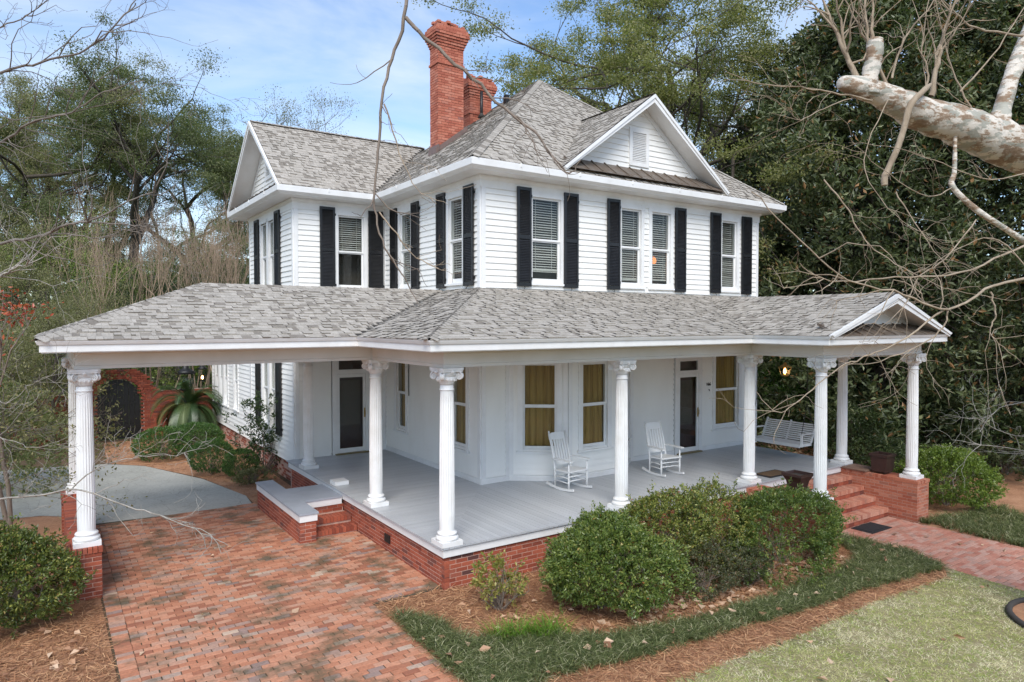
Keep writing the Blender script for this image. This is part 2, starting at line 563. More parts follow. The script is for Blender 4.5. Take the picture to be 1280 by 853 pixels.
def make_window(M, s0, s1, z0, z1, style='blind', case=0.11, rail=None, sill=True, lower=None, seed=0):
    """double-hung window: glass between s0..s1, z0..z1"""
    r = random.Random(seed)
    c = case
    fr = MB()
    fr.box((s0 - c, 0.005, z0 - 0.05), (s0, 0.045, z1 + c + 0.03), M=M)
    fr.box((s1, 0.005, z0 - 0.05), (s1 + c, 0.045, z1 + c + 0.03), M=M)
    fr.box((s0 - c - 0.02, 0.0, z1), (s1 + c + 0.02, 0.052, z1 + c), M=M)
    fr.box((s0 - 0.012, -0.12, z0 - 0.04), (s0 + 0.0, 0.004, z1 + 0.04), M=M)
    fr.box((s1 - 0.0, -0.12, z0 - 0.04), (s1 + 0.012, 0.004, z1 + 0.04), M=M)
    win = fr.build('window', M_TRIM, HOUSE)
    zr = rail if rail else (z0 + z1) / 2
    g = 0.042
    up = MB()
    up.box((s0 + .001, -0.035, zr - 0.002), (s1 - .001, -0.006, zr + g), M=M); up.box((s0 + .001, -0.035, z1 - g), (s1 - .001, -0.006, z1), M=M)
    up.box((s0 + .001, -0.0345, zr + g), (s0 + g, -0.0065, z1 - g), M=M); up.box((s1 - g, -0.0345, zr + g), (s1 - .001, -0.0065, z1 - g), M=M)
    up.build('upper_sash', M_TRIM, win)
    lo = MB()
    lo.box((s0 + .001, -0.072, zr - g + .01), (s1 - .001, -0.038, zr + 0.008), M=M); lo.box((s0 + .001, -0.072, z0), (s1 - .001, -0.038, z0 + g * 1.5), M=M)
    lo.box((s0 + .001, -0.0715, z0 + g * 1.5), (s0 + g, -0.0385, zr - g + .01), M=M); lo.box((s1 - g, -0.0715, z0 + g * 1.5), (s1 - .001, -0.0385, zr - g + .01), M=M)
    lo.build('lower_sash', M_TRIM, win)
    MB().box((s0 + g, -0.022, zr + g), (s1 - g, -0.018, z1 - g), M=M).build('pane', M_GLASS, win)
    MB().box((s0 + g, -0.057, z0 + g * 1.5), (s1 - g, -0.053, zr - g + .01), M=M).build('pane', M_GLASS, win)
    if sill:
        sb = MB(); sb.box((s0 - c - 0.03, 0.0, z0 - 0.095), (s1 + c + 0.03, 0.075, z0 - 0.05), M=M)
        sb.box((s0 - 0.011, -0.075, z0 - 0.049), (s1 + 0.011, -0.002, z0 - 0.001), M=M)
        sb.build('sill', M_TRIM, win)
    if style == 'blind':
        b = MB(); zb = lower if lower is not None else z0 + 0.05
        z = z1 - 0.03
        b.box((s0 + .02, -0.15, z), (s1 - .02, -0.11, z + 0.03), M=M)
        while z > zb:
            z -= 0.056
            t = 0.013 + r.uniform(-.003, .003)
            b.add([(s0 + .02, -0.125, z + t), (s1 - .02, -0.125, z + t), (s1 - .02, -0.095, z - t), (s0 + .02, -0.095, z - t)], [(0, 1, 2, 3)], M=M)
        b.box((s0 + .02, -0.125, zb - 0.03), (s1 - .02, -0.095, zb), M=M)
        for q in (0.22, 0.78):
            x = s0 + (s1 - s0) * q
            b.box((x - .006, -0.092, zb), (x + .006, -0.090, z1), M=M)
        b.build('blind', M_BLIND, win, kind='stuff')
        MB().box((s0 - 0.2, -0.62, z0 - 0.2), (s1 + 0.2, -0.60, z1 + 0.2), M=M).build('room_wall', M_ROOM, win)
    elif style == 'curtain':
        b = MB(); nseg = 80; V = []; F = []
        for i in range(nseg + 1):
            t = i / nseg; x = s0 - 0.05 + (s1 - s0 + 0.1) * t
            y = -0.175 + 0.060 * abs(math.sin(t * 15.5 + seed)) ** .6 + 0.022 * math.sin(t * 9.0 + seed * 2)
            V += [(x, y, z0 - 0.15), (x + 0.012 * math.sin(t * 17), y * 0.98, (z0 + z1) / 2), (x, y, z1 + 0.1)]
        for i in range(nseg):
            for k in (0, 1): F.append((i * 3 + k, (i + 1) * 3 + k, (i + 1) * 3 + k + 1, i * 3 + k + 1))
        b.add(V, F, smooth=True, M=M); b.build('curtain', M_CURT, win, fix=False)
    return win


def make_shutter(M, s0, s1, z0, z1, lower_mid=True):
    """louvred shutter standing proud of the boards"""
    y0, y1 = 0.045, 0.085
    b = MB(); st = 0.055
    b.box((s0, y0, z0), (s0 + st, y1, z1), M=M); b.box((s1 - st, y0, z0), (s1, y1, z1), M=M)
    mid = z0 + (z1 - z0) * 0.5
    for a, c in ((z0, z0 + 0.09), (mid - 0.045, mid + 0.045), (z1 - 0.07, z1)):
        b.box((s0 + st, y0 + .002, a), (s1 - st, y1 - .002, c), M=M)
    sh = b.build('shutter', M_SHUT, HOUSE)
    l = MB()
    for a, c in ((z0 + 0.09, mid - 0.045), (mid + 0.045, z1 - 0.07)):
        z = a + 0.01
        while z < c - 0.02:
            l.add([(s0 + st, y1 - 0.008, z), (s1 - st, y1 - 0.008, z), (s1 - st, y0 + 0.006, z + 0.045), (s0 + st, y0 + 0.006, z + 0.045),
                   (s0 + st, y1 - 0.003, z + 0.006), (s1 - st, y1 - 0.003, z + 0.006), (s1 - st, y0 + 0.011, z + 0.051), (s0 + st, y0 + 0.011, z + 0.051)],
                  [(0, 1, 2, 3), (4, 7, 6, 5), (0, 4, 5, 1)], M=M)
            z += 0.036
    l.build('louvers', M_SHUT, sh, kind='stuff')
    h = MB()
    for z in (z0 + 0.18, z1 - 0.18):
        h.box((s1 - 0.01, 0.03, z - 0.03), (s1 + 0.035, 0.06, z + 0.03), M=M)
    h.tube([M @ Vector(((s0 + s1) / 2, 0.05, z0 + .02)), M @ Vector(((s0 + s1) / 2, 0.10, z0 - 0.03)), M @ Vector(((s0 + s1) / 2 - .03, 0.11, z0 - 0.06))], 0.008, 5)
    h.build('shutter_dog', M_BLACK, sh)
    return sh


# ---- upper storey
Z2B, Z2T = 3.72, 6.70
WZ0, WZ1, WR = 4.44, 6.33, 5.36
HX, HY, HX2, WX, WY, WY2 = 2.70, 3.2466, 12.14, 0.2123, 8.2734, 12.72
c2 = 0.04


def wh(s0, s1, z0=WZ0, z1=WZ1): return (s0 - c2 * 0.3, s1 + c2 * 0.3, z0 - 0.05, z1 + 0.03)


# front
xs = [(4.03, 4.85), (6.74, 7.42), (7.80, 8.48), (10.52, 11.17)]
wl, MF, LF = clap_wall((HX, HY), (HX2, HY), Z2B, Z2T, [wh(a - HX, b - HX) for a, b in xs], label='upper front clapboard wall')
for i, (a, b) in enumerate(xs):
    make_window(MF, a - HX, b - HX, WZ0, WZ1, 'blind', 0.10, WR, lower=[4.72, 4.60, 4.62, 4.52][i], seed=i)
for a, b in ((3.60, 3.98), (4.92, 5.34), (6.26, 6.67), (8.63, 9.03), (10.02, 10.44), (11.35, 11.78)):
    make_shutter(MF, a - HX, b - HX, 4.31, 6.51)
# left flank of the main block
ys = [(7.24, 6.60), (4.62, 3.99)]
wl, ML, LL = clap_wall((HX, WY), (HX, HY), Z2B, Z2T, [wh(WY - a, WY - b) for a, b in ys], label='upper left clapboard wall')
for i, (a, b) in enumerate(ys):
    make_window(ML, WY - a, WY - b, WZ0, WZ1, 'blind', 0.10, WR, lower=4.55 + .15 * i, seed=10 + i)
for a, b in ((7.77, 7.37), (6.50, 6.10), (5.15, 4.74), (3.88, 3.47)):
    make_shutter(ML, WY - a, WY - b, 4.31, 6.51)
# wing front (upper)
wl, MW, LW = clap_wall((WX, WY), (HX, WY), Z2B, Z2T, [wh(1.36 - WX, 2.08 - WX)], label='upper wing clapboard wall')
make_window(MW, 1.36 - WX, 2.08 - WX, WZ0, WZ1, 'blind', 0.10, WR, lower=5.42, seed=20)
for a, b in ((0.87, 1.27), (2.20, 2.62)):
    make_shutter(MW, a - WX, b - WX, 4.31, 6.51)
# wing left flank, both storeys
ydbl = [(11.32, 10.72), (10.52, 9.98)]
hol = [wh(WY2 - a, WY2 - b) for a, b in ydbl] + [wh(WY2 - a, WY2 - b, 0.62, 2.55) for a, b in ydbl]
wl, MWL, LWL = clap_wall((WX, WY2), (WX, WY), -0.15, Z2T, hol, label='left clapboard wall of the wing', joined=True)
for i, (a, b) in enumerate(ydbl):
    make_window(MWL, WY2 - a, WY2 - b, WZ0, WZ1, 'blind', 0.10, WR, seed=30 + i)
    make_window(MWL, WY2 - a, WY2 - b, 0.62, 2.55, 'blind', 0.10, 1.62, seed=33 + i)
for z0, z1 in ((4.31, 6.51), (0.45, 2.72)):
    make_shutter(MWL, WY2 - 11.95, WY2 - 11.5, z0, z1); make_shutter(MWL, WY2 - 9.8, WY2 - 9.35, z0, z1)
# hidden right and rear walls
MB().box((HX2 - 0.1, HY + .11, -1.1), (HX2, 12.4, Z2T)).build('wall', M_WHITE, HOUSE)
MB().box((WX + .11, 12.62, -1.1), (HX2 - .11, 12.715, Z2T)).build('wall', M_WHITE, HOUSE)
MB().box((WX + .12, HY + 0.12 if False else 8.4, 3.35), (HX2 - .12, 12.6, 3.55)).build('storey_floor', M_ROOM, HOUSE)
MB().box((HX + .12, HY + 0.12, 3.35), (HX2 - .12, 8.39, 3.55)).build('storey_floor', M_ROOM, HOUSE)
MB().box((HX + .12, HY + 0.12, 6.66), (HX2 - .12, 12.6, 6.69)).build('attic_floor', M_ROOM, HOUSE)
MB().box((WX + .12, WY + 0.12, 6.66), (HX + .1, 12.6, 6.69)).build('attic_floor', M_ROOM, HOUSE)
MB().box((HX + .12, HY + 0.12, -0.12), (HX2 - .12, 12.6, -0.02)).build('ground_floor', M_ROOM, HOUSE)
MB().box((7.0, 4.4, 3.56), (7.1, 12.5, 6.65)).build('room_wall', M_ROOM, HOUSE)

# ---- lower storey
Z1T = 3.06
LZ0, LZ1, LR = 0.70, 2.60, 1.65
ys = [(7.50, 6.94), (4.50, 3.84)]
wl, ML1, L_ = clap_wall((HX, WY), (HX, HY), 0.0, Z1T, [wh(WY - a, WY - b, LZ0, LZ1) for a, b in ys], label='lower left clapboard wall under the porch', joined=True)
for i, (a, b) in enumerate(ys):
    make_window(ML1, WY - a, WY - b, LZ0, LZ1, 'curtain', 0.12, LR, seed=40 + i)
clap_wall((HX, HY), (3.42, HY), 0.0, Z1T, [], label='narrow clapboard wall beside the bay', joined=True)
bay = [(3.42, HY), (4.45, 2.45), (6.05, 2.45), (7.08, HY)]
for i in range(3):
    p0, p1 = bay[i], bay[i + 1]
    Lb = math.dist(p0, p1); wgl = 0.74 if i != 1 else 0.74
    s0 = Lb / 2 - wgl / 2 + (0.03 if i == 0 else 0)
    if i == 1: s0 = 0.40
    wl, Mb, Lb = clap_wall(p0, p1, 0.0, Z1T, [wh(s0, s0 + wgl, LZ0, LZ1)], label='bay clapboard wall', joined=(i == 2))
    make_window(Mb, s0, s0 + wgl, LZ0, LZ1, 'curtain', 0.12, LR, seed=50 + i)
p0 = (7.08, HY)
d0, d1 = 8.80, 9.60
wl, MR1, LR1 = clap_wall(p0, (HX2, HY), 0.0, Z1T, [(d0 - 7.08 - 0.14, d1 - 7.08 + 0.14, -0.1, 2.72), wh(10.30 - 7.08, 11.30 - 7.08, 0.60, 2.60)], label='lower front clapboard wall under the porch')
make_window(MR1, 10.30 - 7.08, 11.30 - 7.08, 0.60, 2.60, 'curtain', 0.12, 1.62, seed=60)
wl, MW1, LW1 = clap_wall((WX, WY), (HX, WY), 0.0, Z1T, [(1.30 - WX - 0.14, 2.10 - WX + 0.14, -0.1, 2.72)], label='lower wing clapboard wall under the porch', joined=True)
clap_wall((WX, 18.6), (WX, WY2 + 0.002), -0.15, 3.2, [wh(s, s + 0.55, 0.65, 2.45) for s in (0.6, 1.35, 2.1, 3.6)], label='low rear wing clapboard wall', joined=True)
Mx, _ = wall_basis((WX, 18.6), (WX, WY2))
for i, s in enumerate((0.6, 1.35, 2.1, 3.6)):
    make_window(Mx, s, s + 0.55, 0.65, 2.45, 'blind', 0.08, 1.55, seed=70 + i)
MB().box((WX + .11, 18.5, -1.1), (6.0, 18.6, 3.2)).build('wall', M_WHITE, HOUSE)
MB().prism([(WX - .35, 18.9, 3.2), (WX - .35, WY2 + .02, 3.2), (2.5, WY2 + .02, 4.0), (2.5, 18.9, 4.0)], (0, 0, .08)).build('rear_roof', M_SHING, HOUSE)
MB().box((WX + .06, 8.35, -1.1), (WX + .12, 18.5, -0.152)).build('foundation_core', M_MORT, HOUSE)


def make_door(M, s0, s1, z1, frame_top, name_label, screen=False):
    """storm door with a full light, frame, transom over it"""
    c = 0.125
    b = MB()
    b.box((s0 - c, 0.0, 0.0), (s0, 0.06, frame_top), M=M); b.box((s1, 0.0, 0.0), (s1 + c, 0.06, frame_top), M=M)
    b.box((s0 - c - .015, 0.0, frame_top), (s1 + c + .015, 0.07, frame_top + 0.05), M=M)
    b.box((s0 - c, 0.0, frame_top + 0.3), (s1 + c, 0.06, frame_top + 0.42), M=M)
    b.box((s0 - c, 0.0, frame_top + .05), (s0 + .05, 0.058, frame_top + 0.3), M=M); b.box((s1 - .05, 0.0, frame_top + .05), (s1 + c, 0.058, frame_top + 0.3), M=M)
    b.box((s0, 0.0, z1 + 0.006), (s1, 0.055, frame_top - 0.001), M=M)
    fr = b.build('door_frame', M_TRIM, HOUSE)
    MB().box((s0 + .05, 0.01, frame_top + .05), (s1 - .05, 0.02, frame_top + .3), M=M).build('transom_pane', M_GLASS, fr)
    d = MB(); st = 0.075
    d.box((s0 + .004, 0.005, 0.035), (s0 + st, 0.04, z1), M=M); d.box((s1 - st, 0.005, 0.035), (s1 - .004, 0.04, z1), M=M)
    d.box((s0 + st, 0.006, z1 - .09), (s1 - st, 0.039, z1), M=M); d.box((s0 + st, 0.006, 0.035), (s1 - st, 0.039, 0.15), M=M)
    door = d.build('door', M_TRIM, HOUSE)
    MB().box((s0 + st, 0.018, 0.15), (s1 - st, 0.024, z1 - .09), M=M).build('pane', M_GLASS, door)
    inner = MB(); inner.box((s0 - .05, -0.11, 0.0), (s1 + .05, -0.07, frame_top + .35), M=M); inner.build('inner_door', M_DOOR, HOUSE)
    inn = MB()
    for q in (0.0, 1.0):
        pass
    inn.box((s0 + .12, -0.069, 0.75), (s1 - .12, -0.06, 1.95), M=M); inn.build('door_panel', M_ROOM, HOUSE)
    h = MB()
    h.tube([M @ Vector((s1 - .03, 0.04, 1.02)), M @ Vector((s1 - .03, 0.085, 1.02)), M @ Vector((s1 - .03, 0.085, 1.14)), M @ Vector((s1 - .03, 0.04, 1.14))], 0.009, 6)
    h.box((s1 - .05, 0.04, 0.95), (s1 - .012, 0.048, 1.2), M=M)
    h.build('handle', M_BRASS, door)
    MB().box((s0 - .06, 0.0, 0.002), (s1 + .06, 0.14, 0.032), M=M).build('threshold', M_THRESH, fr)
    return door


M_DOOR = m_paint('door_stain', (0.05, 0.018, 0.014), (0.03, 0.012, 0.01), 0.4)
M_THRESH = m_plain('threshold_brass', (0.22, 0.17, 0.07), 0.45, 0.4)
make_door(MR1, d0 - 7.08, d1 - 7.08, 2.13, 2.17, '')
make_door(MW1, 1.30 - WX, 2.10 - WX, 2.13, 2.20, '')
# house number
cu = bpy.data.curves.new('house_number', 'FONT'); cu.body = '166'; cu.size = 0.125; cu.extrude = 0.006; cu.align_x = 'CENTER'
tmp = bpy.data.objects.new('tmp_text', cu); col.objects.link(tmp)
dg = bpy.context.evaluated_depsgraph_get(); me = bpy.data.meshes.new_from_object(tmp.evaluated_get(dg)); bpy.data.objects.remove(tmp)
me.name = 'house_number'; me.materials.clear(); me.materials.append(M_BLACK)
hn = bpy.data.objects.new('house_number', me); hn.matrix_basis = Matrix.Translation((10.01, HY - 0.034, 1.77)) @ Matrix.Rotation(PI / 2, 4, 'X'); col.objects.link(hn); setparent(hn, HOUSE)
hn['label'] = 'black house number 166'
MB().tube([(10.02, HY - .03, 1.66), (10.02, HY - .06, 1.66), (10.02, HY - .06, 1.62)], 0.01, 6).build('doorbell', M_BLACK, HOUSE)

MB().tube([(2.655, 6.72, 2.98), (2.65, 6.70, 2.5), (2.655, 6.73, 2.0), (2.65, 6.71, 1.62)], .012, 6).build('cable', M_BLACK, HOUSE)
# frieze boards and soffits under the upper eaves
E2 = 0.48
for path in ([(HX, WY - .02), (HX, HY), (HX2, HY), (HX2, 12.3)], [(WX, WY2), (WX, WY), (HX - .03, WY)]):
    MB().sweep(path, [(0.001, 6.40), (0.038, 6.40), (0.038, 6.56), (0.075, 6.62), (0.075, 6.665), (0.001, 6.665)]).build('frieze', M_TRIM, HOUSE)
Z3 = 6.89
eave_main = [(HX - E2, WY - E2), (HX - E2, HY - E2), (HX2 + E2, HY - E2), (HX2 + E2, 12.4)]
eave_wing = [(WX - E2, WY2 + E2), (WX - E2, WY - E2), (HX - E2, WY - E2)]
s_ = MB()
s_.box((HX - E2 + .01, HY - E2 + .01, 6.667), (HX2 + E2 - .01, HY + .02, 6.685)); s_.box((HX - E2 + .01, HY + .021, 6.667), (HX + .02, WY - .02, 6.685)); s_.box((HX2 - .02, HY + .021, 6.667), (HX2 + E2 - .01, 12.4, 6.685))
s_.build('soffit', M_TRIM, HOUSE)
s_ = MB()
s_.box((WX - E2 + .01, WY - E2 + .01, 6.668), (HX - E2 - .0, WY + .02, 6.686)); s_.box((WX - E2 + .01, WY + .021, 6.668), (WX + .02, WY2 + E2, 6.686))
s_.build('soffit', M_TRIM, HOUSE)
for nm, path in (('gutter', [(HX - E2, WY - E2 - .03), (HX - E2, HY - E2), (HX2 + E2, HY - E2), (HX2 + E2, 12.4)]), ('gutter', [(WX - E2, WY2 + E2), (WX - E2, WY - E2), (HX - E2 - .07, WY - E2)])):
    g = MB().sweep(path, [(0.0, 6.69), (-0.02, 6.667), (0.035, 6.70), (0.075, 6.73), (0.085, 6.86), (0.075, 6.87), (0.0, 6.87)]).build(nm, M_TRIM, HOUSE)
    for i in range(len(path) - 1):
        a, b = Vector((*path[i], 0)), Vector((*path[i + 1], 0)); d = (b - a); L = d.length; d.normalize(); n = Vector((d.y, -d.x, 0))
        k = int(L / 1.7)
        for q in range(k):
            p = a + d * (q + 0.7) * L / (k + .4)
            MB().bar(p + n * 0.088 + Vector((0, 0, 6.80)), p + n * 0.088 + Vector((0, 0, 6.885)), 0.035, 0.012, up=n).build('gutter_strap', M_TRIM, g)

# ================================================================== ROOFS
def shingle_plane(poly, name='roof', exposure=0.142, mat=None, deck=0.05, seed=0):
    """poly: eave start, eave end, then up the slope; a thin deck carries overlapping shingle tabs of uneven width"""
    r = np.random.default_rng(seed + 5)
    P = [Vector(p) for p in poly]
    e = (P[1] - P[0]).normalized()
    n = None
    for q in P[2:]:
        n = e.cross(q - P[0])
        if n.length > 1e-4: break
    n.normalize()
    if n.z < 0: n = -n
    t = n.cross(e).normalized()
    if t.z < 0: t = -t
    q2 = [((p - P[0]).dot(e), (p - P[0]).dot(t)) for p in P]
    base = MB().prism([p - n * 0.004 for p in P], -n * deck).build(name, M_DARK, HOUSE)
    tmax = max(b for a, b in q2)

    def rng_at(tt):
        xs_ = []
        for i in range(len(q2)):
            (a0, b0), (a1, b1) = q2[i], q2[(i + 1) % len(q2)]
            if (b0 - tt) * (b1 - tt) <= 0 and abs(b1 - b0) > 1e-9:
                xs_.append(a0 + (a1 - a0) * (tt - b0) / (b1 - b0))
        if len(xs_) < 2: return None
        return min(xs_), max(xs_)
    V = []; F = []; var = []
    rows = int(tmax / exposure) + 1
    for k in range(rows):
        t0 = k * exposure; t1 = min(t0 + exposure * 1.25, tmax - 1e-4)
        if t1 <= t0 + 0.01: continue
        ra = rng_at(max(t0, 1e-4)); rb = rng_at(t1)
        if not ra or not rb: continue
        w0 = ra[1] - ra[0]
        if w0 < 0.03: continue
        cut = [0.0]
        cut.append(-r.uniform(0, .3))
        x = -r.uniform(0, .3)
        edges = [0.0]
        while x < w0:
            x += r.choice([0.06, 0.08, 0.10, 0.13, 0.16])
            if x > 0.05: edges.append(min(x, w0))
        for i in range(len(edges) - 1):
            f0, f1 = edges[i] / w0, edges[i + 1] / w0
            if f1 - f0 < 1e-4: continue
            lift = 0.010 + (0.017 if r.random() < 0.45 else 0.0) + r.uniform(0, 0.003)
            tt0 = t0 - (r.uniform(0, 0.012) if k else 0.02)
            pa, pb = P[0] + e * (ra[0] + f0 * w0 + .0015) + t * tt0, P[0] + e * (ra[0] + f1 * w0 - .0015) + t * tt0
            wb = rb[1] - rb[0]
            # interior tabs stay straight, only clipped at the slanted edges
            sa, sb = ra[0] + f0 * w0, ra[0] + f1 * w0
            sa2, sb2 = min(max(sa, rb[0]), rb[1]), min(max(sb, rb[0]), rb[1])
            pc, pd = P[0] + e * sb2 + t * t1, P[0] + e * sa2 + t * t1
            b = len(V); v = .18 + r.random() * .8
            if lift > .02:          # raised tooth
                V += [pa + n * 0.0005, pb + n * .0005, pa + n * lift, pb + n * lift, pc + n * 0.004, pd + n * .004]
                F += [(b, b + 1, b + 3, b + 2), (b + 2, b + 3, b + 4, b + 5)]; var += [v * .5 + .1, v]
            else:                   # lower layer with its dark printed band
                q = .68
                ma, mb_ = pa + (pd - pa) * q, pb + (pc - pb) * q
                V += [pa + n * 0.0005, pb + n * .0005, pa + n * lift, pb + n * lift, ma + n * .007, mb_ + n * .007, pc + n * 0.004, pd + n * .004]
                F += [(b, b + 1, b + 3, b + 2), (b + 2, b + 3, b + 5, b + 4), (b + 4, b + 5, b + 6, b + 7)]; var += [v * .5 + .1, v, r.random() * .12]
    np_obj('shingles', np.array([tuple(p) for p in V]), np.array(F), mat or M_SHING, base, var, kind='stuff')
    return base


def cap_run(a, b, name='ridge_cap', w=0.13, up=(0, 0, 1), parent=None):
    """overlapping cap shingles along a hip or ridge"""
    a, b = Vector(a), Vector(b); L = (b - a).length; d = (b - a) / L
    side = d.cross(Vector(up)).normalized(); nup = side.cross(d).normalized()
    V = []; F = []; var = []
    k = int(L / 0.15)
    for i in range(k):
        p = a + d * i * L / k; q = a + d * min((i + 1.3) * L / k, L)
        j = len(V)
        V += [p - side * w - nup * 0.03, p + nup * 0.032, p + side * w - nup * 0.03, q - side * w * .97 - nup * .04, q + nup * 0.020, q + side * w * .97 - nup * .04]
        F += [(j, j + 1, j + 4, j + 3), (j + 1, j + 2, j + 5, j + 4)]; v = rnd.random(); var += [v, v]
    return np_obj(name, np.array([tuple(p) for p in V]), np.array(F), M_SHING, parent or HOUSE, var)


APX = (7.42, 7.57, 10.82)
ex0, ex1, ey0, ey1 = HX - E2 - .03, HX2 + E2 + .03, HY - E2 - .03, 12.41
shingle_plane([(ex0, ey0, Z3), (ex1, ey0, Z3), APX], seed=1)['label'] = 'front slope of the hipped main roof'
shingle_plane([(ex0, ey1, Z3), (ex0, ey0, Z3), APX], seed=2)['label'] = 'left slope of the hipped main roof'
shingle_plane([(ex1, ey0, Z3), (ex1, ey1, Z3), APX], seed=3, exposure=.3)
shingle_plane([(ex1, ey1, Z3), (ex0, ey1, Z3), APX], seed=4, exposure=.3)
cap_run((ex0, ey0, Z3 + .01), APX); cap_run((ex1, ey0, Z3 + .01), APX)
WR_Y, WR_Z, WG = 10.50, 9.05, WX - 0.50
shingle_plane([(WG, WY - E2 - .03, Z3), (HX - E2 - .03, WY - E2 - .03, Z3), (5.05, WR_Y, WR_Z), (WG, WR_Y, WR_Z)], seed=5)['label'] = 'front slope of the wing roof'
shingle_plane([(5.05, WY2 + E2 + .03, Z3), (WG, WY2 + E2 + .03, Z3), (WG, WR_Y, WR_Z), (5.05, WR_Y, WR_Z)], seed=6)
cap_run((WG, WR_Y, WR_Z), (5.05, WR_Y, WR_Z))
# front cross gable
GX, GY, GH, GW, GZ = 7.36, HY - E2 - .02, 9.09, 2.82, 6.97
gback = HY - E2 + (GH - Z3) / 0.817
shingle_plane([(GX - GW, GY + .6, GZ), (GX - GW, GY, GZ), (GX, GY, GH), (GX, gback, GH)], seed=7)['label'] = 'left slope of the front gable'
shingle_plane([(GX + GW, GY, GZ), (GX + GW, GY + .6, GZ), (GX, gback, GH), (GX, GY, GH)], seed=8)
cap_run((GX, GY, GH), (GX, gback, GH))


def gable_front(cx, y, zf, zp, hw, depth, vent, metal_z, name, pent=0.0, axis='x', drop=.22):
    """raking boards, soffit, boarded tympanum set back, standing-seam pent roof along its foot"""
    def W(a, o, z):     # a along the gable, o inward
        return Vector((cx + a, y + o, z)) if axis == 'x' else Vector((y + o, cx - a, z))
    sl = (zp - zf) / hw
    L = math.hypot(hw, zp - zf)
    for sgn in (-1, 1):
        # two-step rake board
        for (o0, o1, t0, t1) in ((-0.035, 0.02, -0.005, -0.17), (-0.060, -0.0352, -0.0, -0.075)):
            b = MB(); f0 = W(sgn * hw, 0, 0)
            pts = [W(sgn * (hw + 0.0), o0, zf + t0), W(0, o0, zp + t0), W(0, o0, zp + t1 * 1.15), W(sgn * (hw - 0.06), o0, zf + t1 * .45)]
            dv = W(0, o1, 0) - W(0, o0, 0)
            b.prism(pts, dv); b.build('rake_board', M_TRIM, HOUSE)
        b = MB()
        b.prism([W(sgn * (hw - .05), 0.021, zf - 0.035), W(0, 0.021, zp - 0.075), W(0, 0.021, zp - 0.10), W(sgn * (hw - .08), 0.021, zf - 0.06)], W(0, depth, 0) - W(0, 0.0, 0))
        b.build('rake_soffit', M_TRIM, HOUSE)
        # raking frieze against the tympanum
        b = MB()
        b.prism([W(sgn * (hw - .18), depth - .03, zf - .02), W(0, depth - .03, zp - 0.10), W(0, depth - .03, zp - 0.26), W(sgn * (hw - .38), depth - .03, zf - .02)], W(0, .028, 0) - W(0, 0, 0))
        b.build('rake_frieze', M_TRIM, HOUSE)
    tym = MB().prism([W(-hw + .1, depth, zf - .05), W(hw - .1, depth, zf - .05), W(0, depth, zp - .09)], W(0, 0.05, 0) - W(0, 0, 0)).build('gable_wall', M_WHITE, HOUSE)
    z = metal_z; 
    while z < zp - 0.35:
        h0 = (zp - .12 - z) / sl; h1 = (zp - .12 - z - 0.135) / sl
        if h1 > 0.05:
            bb = MB(); bb.add([W(-h0, depth - .024, z), W(h0, depth - .024, z), W(h1, depth - .004, z + .135), W(-h1, depth - .004, z + .135), W(-h0, depth + .01, z), W(h0, depth + .01, z), W(h1, depth + .01, z + .135), W(-h1, depth + .01, z + .135)],
                   [(0, 1, 2, 3), (4, 5, 1, 0), (7, 6, 5, 4), (3, 2, 6, 7)]); bb.build('clapboard', M_WHITE, tym)
        z += 0.135
    if vent:
        a0, a1, v0, v1 = vent
        b = MB()
        for q in ((a0, a0 + .1, v0, v1), (a1 - .1, a1, v0, v1)): b.prism([W(q[0], depth - .05, q[2]), W(q[1], depth - .05, q[2]), W(q[1], depth - .05, q[3]), W(q[0], depth - .05, q[3])], W(0, .045, 0) - W(0, 0, 0))
        for q in ((a0 + .1, a1 - .1, v0, v0 + .1), (a0 + .1, a1 - .1, v1 - .1, v1)): b.prism([W(q[0], depth - .049, q[2]), W(q[1], depth - .049, q[2]), W(q[1], depth - .049, q[3]), W(q[0], depth - .049, q[3])], W(0, .044, 0) - W(0, 0, 0))
        vt = b.build('gable_vent', M_TRIM, HOUSE)
        zz = v0 + .11; bb = MB()
        while zz < v1 - .12:
            bb.prism([W(a0 + .1, depth - .04, zz), W(a1 - .1, depth - .04, zz), W(a1 - .1, depth - .012, zz + .035), W(a0 + .1, depth - .012, zz + .035)], Vector((0, 0, .008)))
            zz += .042
        bb.build('louvers', M_TRIM, vt, kind='stuff')
        MB().prism([W(a0 + .1, depth - .006, v0 + .1), W(a1 - .1, depth - .006, v0 + .1), W(a1 - .1, depth - .006, v1 - .1), W(a0 + .1, depth - .006, v1 - .1)], W(0, .001, 0) - W(0, 0, 0)).build('vent_screen', M_DARK, vt)
    # pent roof
    hwp = hw - 0.22
    pr_ = MB().prism([W(-hwp, pent, metal_z - drop), W(hwp, pent, metal_z - drop), W(hwp - .12, depth - .025, metal_z), W(-hwp + .12, depth - .025, metal_z)], Vector((0, 0, .012))).build('metal_pent_roof', M_METAL, HOUSE)
    k = max(3, int(2 * hwp / 0.42))
    for i in range(k + 1):
        a = -hwp + .08 + (2 * hwp - .16) * i / k
        MB().bar(W(a, pent + .01, metal_z - drop + .02), W(a * .97, depth - .03, metal_z + .022), 0.022, 0.035).build('standing_seam', M_METAL, pr_)


gable_front(GX, GY, GZ, GH - .01, GW, 0.46, (-.40, .27, 7.40, 8.33), 7.32, 'front', pent=-0.05, drop=.34)
# wing gable end (faces left)
MGW = WX - 0.47
gable_front(WR_Y, WG, Z3 + .0, WR_Z - .01, WR_Y - (WY - E2 - .03), 0.50, (-.3, .3, 7.5, 8.2), 7.12, 'wing', pent=-0.05, axis='y')

